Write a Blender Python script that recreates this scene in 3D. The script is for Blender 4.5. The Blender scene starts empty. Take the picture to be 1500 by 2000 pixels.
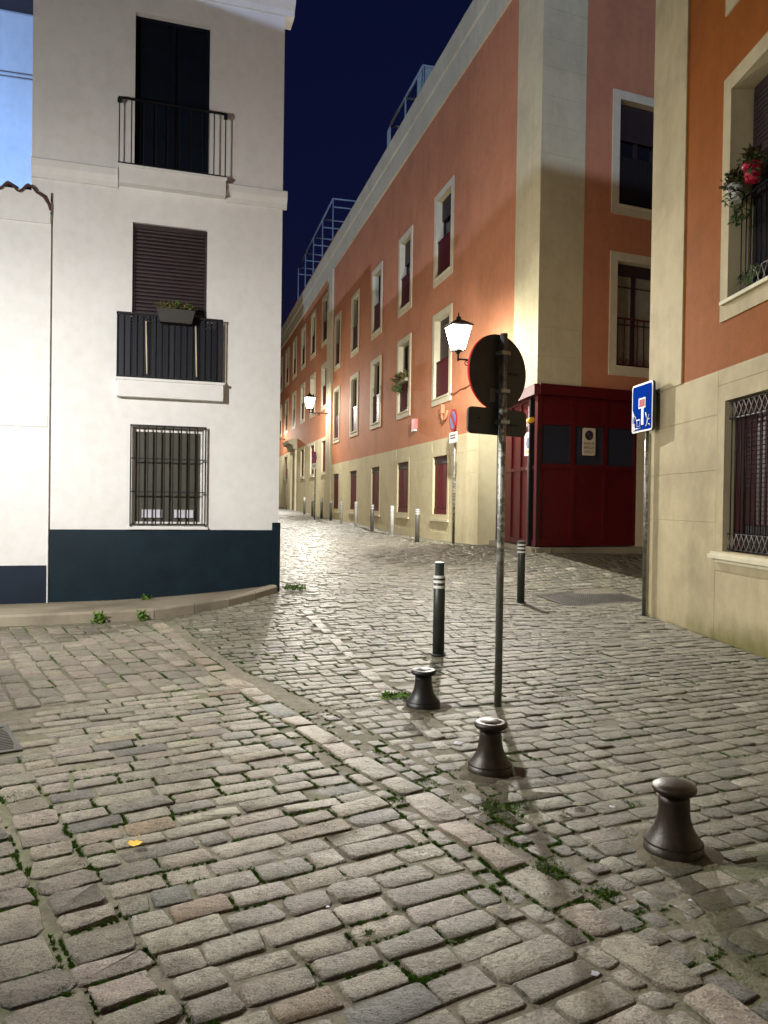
import bpy, bmesh, math, random
import numpy as np
from mathutils import Vector
random.seed(7); RNG = np.random.default_rng(7)
sc = bpy.context.scene
COL = sc.collection
rad = math.radians

# ------------------------------------------------------------------ camera
cam_d = bpy.data.cameras.new('camera'); cam = bpy.data.objects.new('camera', cam_d); COL.objects.link(cam)
cam_d.sensor_fit = 'HORIZONTAL'; cam_d.sensor_width = 36; cam_d.lens = 36.0
cam_d.clip_start = 0.05; cam_d.clip_end = 2000
_p, _r = 0.0116, 0.0145
_F = Vector((0, math.cos(_p), -math.sin(_p))); _R0 = Vector((1, 0, 0)); _U0 = _R0.cross(_F)
_R = _R0 * math.cos(_r) + _U0 * math.sin(_r); _U = -_R0 * math.sin(_r) + _U0 * math.cos(_r)
from mathutils import Matrix
M = Matrix((( _R.x, _U.x, -_F.x, 0), (_R.y, _U.y, -_F.y, 0), (_R.z, _U.z, -_F.z, 1.6), (0, 0, 0, 1)))
cam.matrix_world = M
sc.camera = cam

# ------------------------------------------------------------------ world, moon-cool low light, exposure
SKY_STRENGTH = 0.15
world = bpy.data.worlds.new('World'); sc.world = world; world.use_nodes = True
nt = world.node_tree; nt.nodes.clear()
wo = nt.nodes.new('ShaderNodeOutputWorld'); bg = nt.nodes.new('ShaderNodeBackground'); sky = nt.nodes.new('ShaderNodeTexSky')
sky.sky_type = 'NISHITA'; sky.sun_disc = False
sky.sun_elevation = rad(-1.8); sky.sun_rotation = rad(200.0); sky.altitude = 0; sky.air_density = 1.0; sky.dust_density = 0.3; sky.ozone_density = 5.0
bg.inputs['Strength'].default_value = SKY_STRENGTH
nt.links.new(sky.outputs[0], bg.inputs[0]); nt.links.new(bg.outputs[0], wo.inputs[0])
sun_d = bpy.data.lights.new('sun', 'SUN'); sun = bpy.data.objects.new('sun', sun_d); COL.objects.link(sun)
sun_d.energy = 1.25; sun_d.angle = rad(0.8); sun_d.color = (0.52, 0.66, 1.0)
_L = Vector((0.35, 0.94, -math.tan(rad(3.0)))).normalized()
sun.rotation_euler = _L.to_track_quat('-Z', 'Y').to_euler()
sun.location = (-10, -30, 20)
vs = sc.view_settings; vs.view_transform = 'Standard'; vs.look = 'None'; vs.exposure = 0.0; vs.gamma = 1.0; vs.use_curve_mapping = False
sc.render.engine = 'CYCLES'; sc.cycles.use_denoising = True; sc.cycles.max_bounces = 6; sc.cycles.sample_clamp_indirect = 6.0

# ------------------------------------------------------------------ helpers: materials
def new_mat(name):
    m = bpy.data.materials.new(name); m.use_nodes = True
    return m, m.node_tree, m.node_tree.nodes['Principled BSDF']
def N(t, typ, **kw):
    n = t.nodes.new(typ)
    for k, v in kw.items(): setattr(n, k, v)
    return n
def setv(n, k, v): n.inputs[k].default_value = v
def noise(t, scale, detail=6, rough=0.6, vec=None):
    n = N(t, 'ShaderNodeTexNoise'); setv(n, 'Scale', scale); setv(n, 'Detail', detail); setv(n, 'Roughness', rough)
    if vec: t.links.new(vec, n.inputs['Vector'])
    return n.outputs['Fac']
def ramp(t, fac, stops):
    r = N(t, 'ShaderNodeValToRGB'); t.links.new(fac, r.inputs[0])
    cr = r.color_ramp
    while len(cr.elements) < len(stops): cr.elements.new(0.5)
    for e, (p, c) in zip(cr.elements, stops): e.position = p; e.color = (*c, 1) if len(c) == 3 else c
    return r.outputs[0]
def mix(t, fac, a, b, mode='MIX'):
    n = N(t, 'ShaderNodeMix', data_type='RGBA', blend_type=mode)
    for i, v in ((0, fac), (6, a), (7, b)):
        if hasattr(v, 'is_output'): t.links.new(v, n.inputs[i])
        elif i == 0: n.inputs[0].default_value = v
        else: n.inputs[i].default_value = (*v, 1)
    return n.outputs[2]
def pos(t): return N(t, 'ShaderNodeNewGeometry').outputs['Position']
def bump(t, b, h, strength, dist):
    n = N(t, 'ShaderNodeBump'); setv(n, 'Strength', strength); setv(n, 'Distance', dist)
    t.links.new(h, n.inputs['Height']); t.links.new(n.outputs[0], b.inputs['Normal'])
def lin(c): return tuple(((v / 255) / 12.92 if v / 255 <= .04045 else ((v / 255 + .055) / 1.055) ** 2.4) for v in c)

def plaster(name, col, stain=0.12, rough=0.85, grain=0.25, moss=False, streak=0.7):
    m, t, b = new_mat(name); P = pos(t)
    f1 = noise(t, 0.9, 7, 0.65, P); f2 = noise(t, 6, 6, 0.6, P)
    dark = tuple(v * (1 - stain * 2) for v in col); lite = tuple(min(1, v * (1 + stain * .5)) for v in col)
    c = ramp(t, f1, [(0.3, dark), (0.55, col), (0.8, lite)])
    c2 = ramp(t, f2, [(0.35, (0.90, 0.89, 0.88)), (0.6, (1, 1, 1))])
    c = mix(t, 0.6, c, c2, 'MULTIPLY')
    # rain streaks
    sx = N(t, 'ShaderNodeMapping'); t.links.new(P, sx.inputs[0]); sx.inputs['Scale'].default_value = (5, 5, 0.35)
    f3 = noise(t, 1.0, 5, 0.6, sx.outputs[0])
    c3 = ramp(t, f3, [(0.4, (0.93, 0.92, 0.90)), (0.62, (1, 1, 1))])
    c = mix(t, streak, c, c3, 'MULTIPLY')
    if moss:
        sep = N(t, 'ShaderNodeSeparateXYZ'); t.links.new(P, sep.inputs[0])
        mz = N(t, 'ShaderNodeMapRange'); t.links.new(sep.outputs[2], mz.inputs[0])
        setv(mz, 'From Min', 0.0); setv(mz, 'From Max', 0.55); setv(mz, 'To Min', 1.0); setv(mz, 'To Max', 0.0)
        my = N(t, 'ShaderNodeMapRange'); t.links.new(sep.outputs[1], my.inputs[0])
        setv(my, 'From Min', 11.0); setv(my, 'From Max', 9.0); setv(my, 'To Min', 0.25); setv(my, 'To Max', 1.0)
        mm = N(t, 'ShaderNodeMath', operation='MULTIPLY'); t.links.new(mz.outputs[0], mm.inputs[0]); t.links.new(my.outputs[0], mm.inputs[1])
        mn = N(t, 'ShaderNodeMath', operation='ADD'); t.links.new(mm.outputs[0], mn.inputs[0]); t.links.new(noise(t, 3.0, 6, .65, P), mn.inputs[1])
        mf = N(t, 'ShaderNodeMapRange', interpolation_type='SMOOTHSTEP'); t.links.new(mn.outputs[0], mf.inputs[0]); setv(mf, 'From Min', .62); setv(mf, 'From Max', 1.55); setv(mf, 'To Max', .9)
        fac = mf.outputs[0]
        c = mix(t, fac, c, (0.12, 0.115, 0.03))
    t.links.new(c, b.inputs['Base Color']); setv(b, 'Roughness', rough); setv(b, 'Specular IOR Level', .08)
    g = noise(t, 70, 5, 0.6, P); g2 = noise(t, 5, 4, .5, P)
    a = N(t, 'ShaderNodeMath', operation='MULTIPLY_ADD'); t.links.new(g2, a.inputs[0]); a.inputs[1].default_value = 1.6; t.links.new(g, a.inputs[2])
    bump(t, b, a.outputs[0], grain, 0.01)
    return m
def paint(name, col, rough=0.45, metal=0.0, var=0.15, grain=0.05, scale=8, spec=0.5):
    m, t, b = new_mat(name); P = pos(t)
    f = noise(t, scale, 6, 0.65, P)
    c = ramp(t, f, [(0.3, tuple(v * (1 - var) for v in col)), (0.7, tuple(min(1, v * (1 + var)) for v in col))])
    t.links.new(c, b.inputs['Base Color']); setv(b, 'Metallic', metal); setv(b, 'Specular IOR Level', spec)
    r = N(t, 'ShaderNodeMapRange'); t.links.new(f, r.inputs[0]); setv(r, 'To Min', rough - .08); setv(r, 'To Max', rough + .12)
    t.links.new(r.outputs[0], b.inputs['Roughness'])
    bump(t, b, noise(t, 90, 4, .6, P), grain, 0.005)
    return m
def emit(name, col, s, transp=True):
    m = bpy.data.materials.new(name); m.use_nodes = True; t = m.node_tree; t.nodes.clear()
    o = N(t, 'ShaderNodeOutputMaterial'); e = N(t, 'ShaderNodeEmission'); e.inputs[0].default_value = (*col, 1); e.inputs[1].default_value = s
    if transp:
        a = N(t, 'ShaderNodeAddShader'); tr = N(t, 'ShaderNodeBsdfTransparent')
        t.links.new(e.outputs[0], a.inputs[0]); t.links.new(tr.outputs[0], a.inputs[1]); t.links.new(a.outputs[0], o.inputs[0])
    else: t.links.new(e.outputs[0], o.inputs[0])
    return m

MT = {}
MT['white'] = plaster('white_plaster', (0.765, 0.76, 0.755), 0.015, 0.8, 0.22, streak=0.25)
MT['annex'] = plaster('annex_plaster', (0.77, 0.765, 0.76), 0.015, 0.8, 0.22, streak=0.25)
MT['rear'] = plaster('rear_plaster_cool_tint', (0.60, 0.70, 0.84), 0.05, 0.8, 0.2)  # blue of the cool light is mixed into this wall colour
MT['cream'] = plaster('cream_plaster', (0.66, 0.60, 0.40), 0.08, 0.8, 0.2)
MT['creamR'] = plaster('cream_plaster_mossy', (0.47, 0.405, 0.26), 0.14, 0.85, 0.3, moss=True)
MT['trim'] = plaster('pale_trim', (0.66, 0.62, 0.46), 0.07, 0.75, 0.15)
MT['terra'] = plaster('terracotta_plaster', (0.58, 0.255, 0.140), 0.08, 0.85, 0.3)
MT['orange'] = plaster('orange_plaster', (0.27, 0.082, 0.013), 0.10, 0.85, 0.35)
MT['stonetrim'] = plaster('stone_trim', (0.42, 0.38, 0.28), 0.1, 0.8, 0.2)
MT['house'] = plaster('pale_house', (0.5, 0.47, 0.42), 0.1)
MT['navy'] = paint('navy_plinth_paint', (0.0035, 0.0145, 0.0235), 0.42, 0, .3, 0.8, 3, 0.25)
MT['navy2'] = paint('navy_annex_paint', (0.006, 0.013, 0.028), 0.5, 0, .2, 0.15, 3, 0.3)
MT['iron'] = paint('black_iron', (0.007, 0.007, 0.010), 0.55, 0.0, .15, 0.05, 8, 0.3)
MT['bronze'] = paint('bronze_bollard', (0.026, 0.018, 0.012), 0.40, 0.15, .45, 0.35, 14, 0.45)
MT['bronze_dark'] = paint('dark_bollard', (0.012, 0.012, 0.0115), 0.40, 0.15, .45, 0.35, 14, 0.45)
MT['greenpost'] = paint('dark_green_post', (0.030, 0.036, 0.030), 0.42, 0.2, .2)
MT['greypost'] = paint('grey_post', (0.16, 0.16, 0.15), 0.4, 0.4, .3)
MT['palepost'] = paint('pale_post', (0.50, 0.50, 0.48), 0.45, 0.1, .2)
MT['whiteband'] = paint('white_band', (0.80, 0.80, 0.78), 0.45)
MT['red'] = paint('garage_red', (0.085, 0.0035, 0.006), 0.45, 0, .2, 0.05, 2, 0.35)
MT['redshutter'] = paint('shutter_red', (0.105, 0.006, 0.009), 0.5, 0, .2, 0.05, 8, 0.3)  # base red of the ground-floor street shutters
MT['redrail'] = paint('red_railing', (0.075, 0.006, 0.012), 0.55, 0, .2, 0.05, 8, 0.3)
MT['redbrown'] = paint('red_brown_shutter', (0.030, 0.007, 0.008), 0.6, 0, .2, 0.05, 8, 0.25)
MT['brown'] = paint('brown_shutter', (0.030, 0.018, 0.020), 0.55, 0, .2)
MT['navyshutter'] = paint('navy_shutter', (0.0025, 0.006, 0.014), 0.7, 0, .3, 0.05, 8, 0.15)
MT['blind'] = paint('grey_green_blind', (0.055, 0.050, 0.036), 0.6, 0, .15)
MT['dark'] = paint('dark_interior', (0.006, 0.005, 0.007), 0.7)
MT['paper'] = paint('white_paper', (0.55, 0.55, 0.62), 0.8)
MT['pvc'] = paint('white_frame', (0.72, 0.70, 0.68), 0.4)
MT['curtain'] = paint('curtain', (0.24, 0.24, 0.19), 0.9, 0, .2)
MT['lattice'] = paint('lattice_plastic', (0.018, 0.020, 0.030), 0.55, 0, .15, 0.05, 8, 0.3)
MT['tile'] = paint('roof_tile', (0.075, 0.034, 0.032), 0.8, 0, .35)
MT['galv'] = paint('galvanised_steel', (0.30, 0.31, 0.29), 0.36, 0.75, .2)
MT['signback'] = paint('sign_back', (0.034, 0.037, 0.037), 0.5, 0.2, .3)
MT['signred'] = paint('sign_red', (0.42, 0.012, 0.016), 0.6, 0, .1, 0.02, 8, 0.1)
MT['signblue'] = paint('sign_blue', (0.004, 0.040, 0.36), 0.7, 0, .08, 0.0, 8, 0.0)
MT['signwhite'] = paint('sign_white', (0.78, 0.79, 0.80), 0.4, 0, .05)
MT['signpaper'] = paint('aged_sign_white', (0.62, 0.52, 0.40), 0.5, 0, .08)
MT['ink'] = paint('black_ink', (0.02, 0.015, 0.012), 0.5)
MT['yellow'] = paint('yellow_plastic', (0.75, 0.42, 0.02), 0.4)
MT['pinkbox'] = paint('pink_box', (0.75, 0.16, 0.16), 0.5)
MT['bluepatch'] = paint('faded_blue_ink', (0.10, 0.10, 0.30), 0.5)
MT['sticker'] = paint('old_sticker', (0.13, 0.12, 0.10), 0.7, 0, .3)
MT['metalgrate'] = paint('steel_grate', (0.10, 0.095, 0.085), 0.5, 0.5, .3)
MT['frame_blue'] = paint('pale_blue_tube', (0.30, 0.38, 0.44), 0.6)
MT['plasticsheet'] = paint('plastic_sheet', (0.30, 0.36, 0.36), 0.5)
MT['bamboo'] = paint('pale_pole', (0.55, 0.48, 0.36), 0.6)
MT['planter'] = paint('dark_planter', (0.035, 0.032, 0.030), 0.6)
MT['potwhite'] = paint('white_pot', (0.62, 0.60, 0.58), 0.5)
MT['potred'] = paint('red_pot', (0.55, 0.015, 0.06), 0.45)
MT['leafdry'] = paint('dry_leaf', (0.13, 0.115, 0.045), 0.7, 0, .5, 0.05, 30)
MT['leafgreen'] = paint('green_leaf', (0.06, 0.11, 0.025), 0.6, 0, .4, 0.05, 30)
MT['moss'] = paint('moss_green', (0.085, 0.170, 0.018), 0.85, 0, .5, 0.05, 25)
MT['yellowleaf'] = paint('yellow_leaf', (0.75, 0.42, 0.03), 0.6, 0, .3, 0.05, 60)
MT['cable'] = paint('grey_cable', (0.16, 0.13, 0.11), 0.7)
MT['kerbstone'] = plaster('kerb_stone', (0.30, 0.265, 0.205), 0.22, 0.8, 0.5)
MT['sidewalk'] = plaster('sidewalk_concrete', (0.32, 0.28, 0.21), 0.2, 0.85, 0.4)
MT['collar'] = plaster('mortar_patch', (0.15, 0.13, 0.092), 0.35, 0.85, 1.0)
MT['lampglass'] = emit('lantern_glass', (1.0, 0.93, 0.78), 14.0)

def glass_mat():
    m, t, b = new_mat('dark_pane'); setv(b, 'Base Color', (0.012, 0.012, 0.016, 1)); setv(b, 'Roughness', 0.12); return m
MT['pane'] = glass_mat()
def pane2():
    m, t, b = new_mat('garage_glass'); setv(b, 'Base Color', (0.030, 0.033, 0.048, 1)); setv(b, 'Roughness', 0.12)
    bump(t, b, noise(t, 1.5, 2, .5, pos(t)), 0.05, 0.02); return m
MT['gglass'] = pane2()

def stickered_pole():
    m, t, b = new_mat('stickered_pole'); P = pos(t)
    base = ramp(t, noise(t, 12, 5, .6, P), [(.3, (.14, .145, .13)), (.7, (.26, .265, .24))])
    sep = N(t, 'ShaderNodeSeparateXYZ'); t.links.new(P, sep.inputs[0])
    mp = N(t, 'ShaderNodeMapping'); t.links.new(P, mp.inputs[0]); mp.inputs['Scale'].default_value = (9, 9, 16)
    f = noise(t, 1.0, 4, .75, mp.outputs[0])
    band = ramp(t, sep.outputs[2], [(0, (0, 0, 0)), (1, (1, 1, 1))])
    mr = N(t, 'ShaderNodeMapRange'); t.links.new(sep.outputs[2], mr.inputs[0]); setv(mr, 'From Min', 1.05); setv(mr, 'From Max', 1.3)
    mr2 = N(t, 'ShaderNodeMapRange'); t.links.new(sep.outputs[2], mr2.inputs[0]); setv(mr2, 'From Min', 2.9); setv(mr2, 'From Max', 2.2)
    k = N(t, 'ShaderNodeMath', operation='MULTIPLY'); t.links.new(mr.outputs[0], k.inputs[0]); t.links.new(mr2.outputs[0], k.inputs[1])
    s = ramp(t, f, [(.50, (0, 0, 0)), (.53, (1, 1, 1))])
    k2 = N(t, 'ShaderNodeMath', operation='MULTIPLY'); t.links.new(k.outputs[0], k2.inputs[0]); t.links.new(s, k2.inputs[1])
    c = mix(t, k2.outputs[0], base, (.42, .41, .37)); t.links.new(c, b.inputs['Base Color'])
    inv = N(t, 'ShaderNodeMath', operation='MULTIPLY_ADD'); t.links.new(k2.outputs[0], inv.inputs[0]); inv.inputs[1].default_value = -.7; inv.inputs[2].default_value = .75
    t.links.new(inv.outputs[0], b.inputs['Metallic']); setv(b, 'Roughness', .42)
    return m
MT['pole'] = stickered_pole()

def stone_mat():
    m, t, b = new_mat('granite_setts'); P = pos(t)
    at = N(t, 'ShaderNodeAttribute', attribute_name='tint')
    f = noise(t, 120, 6, .75, P); g = noise(t, 11, 6, .65, P); pit = noise(t, 42, 5, .7, P)
    c = mix(t, 1.0, at.outputs['Color'], ramp(t, f, [(.32, (.38, .36, .33)), (.5, (.95, .94, .92)), (.70, (1.5, 1.48, 1.42))]), 'MULTIPLY')
    c = mix(t, 1.0, c, ramp(t, g, [(.32, (.58, .56, .52)), (.5, (1.0, 1.0, 1.0)), (.68, (1.22, 1.21, 1.19))]), 'MULTIPLY')
    c = mix(t, .8, c, ramp(t, pit, [(.36, (.28, .26, .24)), (.45, (1, 1, 1))]), 'MULTIPLY')
    green = ramp(t, noise(t, 1.1, 6, .7, P), [(.50, (0, 0, 0)), (.75, (.28, .28, .28))])
    c = mix(t, green, c, (.12, .125, .05))
    t.links.new(c, b.inputs['Base Color'])
    r = N(t, 'ShaderNodeMapRange'); t.links.new(g, r.inputs[0]); setv(r, 'To Min', .26); setv(r, 'To Max', .62); t.links.new(r.outputs[0], b.inputs['Roughness'])
    h = N(t, 'ShaderNodeMath', operation='MULTIPLY_ADD'); t.links.new(g, h.inputs[0]); h.inputs[1].default_value = 2.6; t.links.new(f, h.inputs[2])
    h2 = N(t, 'ShaderNodeMath', operation='MULTIPLY_ADD'); t.links.new(pit, h2.inputs[0]); h2.inputs[1].default_value = 1.1; t.links.new(h.outputs[0], h2.inputs[2])
    bump(t, b, h2.outputs[0], 1.0, .017)
    return m
MT['stone'] = stone_mat()
def mortar_mat():
    m, t, b = new_mat('joint_mortar'); P = pos(t)
    c = ramp(t, noise(t, 14, 6, .7, P), [(.3, (.085, .074, .052)), (.55, (.165, .145, .105)), (.75, (.25, .225, .17))])
    big = noise(t, .9, 6, .65, P)
    gm = ramp(t, big, [(.47, (0, 0, 0)), (.64, (.8, .8, .8))])
    c = mix(t, gm, c, (.075, .092, .028)); t.links.new(c, b.inputs['Base Color']); setv(b, 'Roughness', .85)
    bump(t, b, noise(t, 40, 5, .65, P), .8, .015)
    return m
MT['mortar'] = mortar_mat()
def farcobble():
    m, t, b = new_mat('far_setts'); P = pos(t)
    mp = N(t, 'ShaderNodeMapping'); t.links.new(P, mp.inputs[0]); mp.inputs['Rotation'].default_value = (0, 0, rad(-22))
    br = N(t, 'ShaderNodeTexBrick'); t.links.new(mp.outputs[0], br.inputs['Vector'])
    setv(br, 'Color1', (.25, .235, .20, 1)); setv(br, 'Color2', (.16, .15, .125, 1)); setv(br, 'Mortar', (.06, .055, .035, 1)); setv(br, 'Scale', 1.0)
    setv(br, 'Mortar Size', .018); setv(br, 'Brick Width', .22); setv(br, 'Row Height', .155); setv(br, 'Mortar Smooth', .4)
    c = mix(t, .7, br.outputs[0], ramp(t, noise(t, 12, 5, .6, P), [(.3, (.6, .6, .58)), (.7, (1.2, 1.2, 1.15))]), 'MULTIPLY')
    t.links.new(c, b.inputs['Base Color']); setv(b, 'Roughness', .5)
    h = N(t, 'ShaderNodeMath', operation='MULTIPLY_ADD'); t.links.new(br.outputs['Fac'], h.inputs[0]); h.inputs[1].default_value = -1.0; t.links.new(noise(t, 14, 4, .6, P), h.inputs[2])
    bump(t, b, h.outputs[0], .9, .03)
    return m
MT['farcobble'] = farcobble()

# ------------------------------------------------------------------ helpers: frames, meshes, things
class Fr:
    """facade frame: local x along the wall, local y INTO the building, z up"""
    def __init__(s, o, d):
        L = math.hypot(*d); s.o = Vector((o[0], o[1], 0)); s.ex = Vector((d[0] / L, d[1] / L, 0)); s.ey = Vector((-s.ex.y, s.ex.x, 0))
    def __call__(s, x, y, z): return s.o + s.ex * x + s.ey * y + Vector((0, 0, z))
ID = Fr((0, 0), (1, 0))
W_ = Fr((-4.736, 10.873), (0.95424, 0.29904))
S_ = Fr((3.1499, 16.0), (0.254602, -0.967046))      # x = -u, u runs up the street
E_ = Fr((3.1499, 16.0), (0.928486, 0.371368))
R_ = Fr((3.9192, 11.4), (0.036644, -0.999328))      # x runs toward the viewer
ROOT = {}
class MB:
    def __init__(s, fr=ID): s.v = []; s.f = []; s.fr = fr; s.sm = []
    def p(s, x, y, z): s.v.append(tuple(s.fr(x, y, z))); return len(s.v) - 1
    def face(s, idx, smooth=False): s.f.append(tuple(idx)); s.sm.append(smooth)
    def quad(s, a, b, c, d): s.face([s.p(*a), s.p(*b), s.p(*c), s.p(*d)])
    def box(s, x0, x1, y0, y1, z0, z1):
        i = [s.p(x, y, z) for z in (z0, z1) for x, y in ((x0, y0), (x1, y0), (x1, y1), (x0, y1))]
        for q in ((3, 2, 1, 0), (4, 5, 6, 7), (0, 1, 5, 4), (1, 2, 6, 5), (2, 3, 7, 6), (3, 0, 4, 7)): s.face([i[k] for k in q])
        return s
    def cbox(s, x0, x1, y0, y1, z0, z1, c=0.008):
        """box with chamfered vertical front edges and top/bottom front edges (front is y0)"""
        i = []
        for (yy, e) in ((y1, 0), (y0 + c, 0), (y0, c)):
            i.append([s.p(x0 + e, yy, z0 + e), s.p(x1 - e, yy, z0 + e), s.p(x1 - e, yy, z1 - e), s.p(x0 + e, yy, z1 - e)])
        s.face([i[2][0], i[2][1], i[2][2], i[2][3]])
        for a, b in ((0, 1), (1, 2)):
            for k in range(4): s.face([i[a][k], i[a][(k + 1) % 4], i[b][(k + 1) % 4], i[b][k]])
        s.face([i[0][3], i[0][2], i[0][1], i[0][0]])
        return s
    def tube(s, pts, r, n=8, caps=True):
        rs = r if isinstance(r, (list, tuple)) else [r] * len(pts)
        P = [Vector(s.fr(*q)) for q in pts]; rings = []
        for k, q in enumerate(P):
            d = (P[min(k + 1, len(P) - 1)] - P[max(k - 1, 0)]).normalized()
            a = d.orthogonal().normalized() if k == 0 else (a - d * a.dot(d)).normalized()
            b = d.cross(a); ring = []
            for j in range(n):
                th = 2 * math.pi * j / n; w = q + (a * math.cos(th) + b * math.sin(th)) * rs[k]
                s.v.append(tuple(w)); ring.append(len(s.v) - 1)
            rings.append(ring)
        for k in range(len(P) - 1):
            for j in range(n): s.face([rings[k][j], rings[k][(j + 1) % n], rings[k + 1][(j + 1) % n], rings[k + 1][j]], True)
        if caps: s.face(rings[0][::-1]); s.face(rings[-1])
        return s
    def lathe(s, c, prof, n=24, smooth=True):
        rings = []
        for (r, z) in prof:
            if r < 1e-5: rings.append([s.p(c[0], c[1], c[2] + z)])
            else: rings.append([s.p(c[0] + r * math.cos(2 * math.pi * j / n), c[1] + r * math.sin(2 * math.pi * j / n), c[2] + z) for j in range(n)])
        for a, b in zip(rings, rings[1:]):
            for j in range(n):
                k = (j + 1) % n
                if len(a) == 1 and len(b) == 1: continue
                if len(a) == 1: s.face([a[0], b[k], b[j]][::-1], smooth)
                elif len(b) == 1: s.face([a[j], a[k], b[0]], smooth)
                else: s.face([a[j], a[k], b[k], b[j]], smooth)
        return s
    def prism(s, poly, y0, y1):
        """poly in (x,z), extruded in y"""
        a = [s.p(x, y0, z) for x, z in poly]; b = [s.p(x, y1, z) for x, z in poly]; n = len(poly)
        s.face(a); s.face(b[::-1])
        for k in range(n): s.face([a[k], b[k], b[(k + 1) % n], a[(k + 1) % n]])
        return s
    def extr(s, prof, x0, x1):
        """prof in (y,z), extruded along x"""
        a = [s.p(x0, y, z) for y, z in prof]; b = [s.p(x1, y, z) for y, z in prof]; n = len(prof)
        s.face(a[::-1]); s.face(b)
        for k in range(n): s.face([a[k], a[(k + 1) % n], b[(k + 1) % n], b[k]])
        return s
    def build(s, name, mat, parent=None, label=None, kind=None, loc=None):
        o = Vector(ROOT.get(parent.name, (0, 0, 0))) if parent else Vector(loc or (0, 0, 0))
        me = bpy.data.meshes.new(name)
        me.from_pydata([(x - o.x, y - o.y, z - o.z) for x, y, z in s.v], [], s.f); me.update()
        for pl, k in zip(me.polygons, s.sm): pl.use_smooth = k
        bm = bmesh.new(); bm.from_mesh(me); bmesh.ops.recalc_face_normals(bm, faces=bm.faces); bm.to_mesh(me); bm.free()
        me.materials.append(MT[mat] if isinstance(mat, str) else mat)
        ob = bpy.data.objects.new(name, me); COL.objects.link(ob)
        if parent: ob.parent = parent
        else: ob.location = o
        ROOT[ob.name] = tuple(o)
        if label: ob['label'] = label
        if kind: ob['kind'] = kind
        return ob
def tag(o, label, cat, group=None, kind=None):
    o['label'] = label
    if cat: o['category'] = cat
    if group: o['group'] = group
    if kind: o['kind'] = kind
    return o
def thing(name, label, cat, loc, group=None):
    o = bpy.data.objects.new(name, None); COL.objects.link(o); o.location = loc; o.empty_display_size = .2
    ROOT[o.name] = tuple(loc); return tag(o, label, cat, group)
def wall(mb, x0, x1, z0, z1, ops, depth=0.25, y=0.0):
    """rectangle with openings ops=(x0,x1,z0,z1[,depth]); depth 0 gives a plain cut"""
    xs = sorted({x0, x1, *[v for o in ops for v in o[:2] if x0 < v < x1]}); zs = sorted({z0, z1, *[v for o in ops for v in o[2:4] if z0 < v < z1]})
    for a, b in zip(xs, xs[1:]):
        for c, d in zip(zs, zs[1:]):
            mx, mz = (a + b) / 2, (c + d) / 2
            if any(o[0] < mx < o[1] and o[2] < mz < o[3] for o in ops): continue
            mb.quad((a, y, c), (b, y, c), (b, y, d), (a, y, d))
    for o in ops:
        dp = o[4] if len(o) > 4 else depth
        if dp <= 0: continue
        a, b, c, d = o[:4]; Y = y + dp
        mb.quad((a, y, c), (a, Y, c), (a, Y, d), (a, y, d)); mb.quad((b, y, c), (b, y, d), (b, Y, d), (b, Y, c))
        mb.quad((a, y, d), (a, Y, d), (b, Y, d), (b, y, d)); mb.quad((a, y, c), (b, y, c), (b, Y, c), (a, Y, c))
    return mb
def reveal(mb, a, b, c, d, y0, y1):
    mb.quad((a, y0, c), (a, y1, c), (a, y1, d), (a, y0, d)); mb.quad((b, y0, c), (b, y0, d), (b, y1, d), (b, y1, c))
    mb.quad((a, y0, d), (a, y1, d), (b, y1, d), (b, y0, d)); mb.quad((a, y0, c), (b, y0, c), (b, y1, c), (a, y1, c)); return mb
def surround(mb, a, b, c, d, w, y0=-0.025, y1=0.004, wb=None):
    """frame ring round opening a..b c..d of width w"""
    wb = wb or w
    mb.box(a - w, a, y0, y1, c - wb, d + w); mb.box(b, b + w, y0, y1, c - wb, d + w)
    mb.box(a, b, y0, y1, d, d + w); mb.box(a, b, y0, y1, c - wb, c)
    return mb

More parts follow.
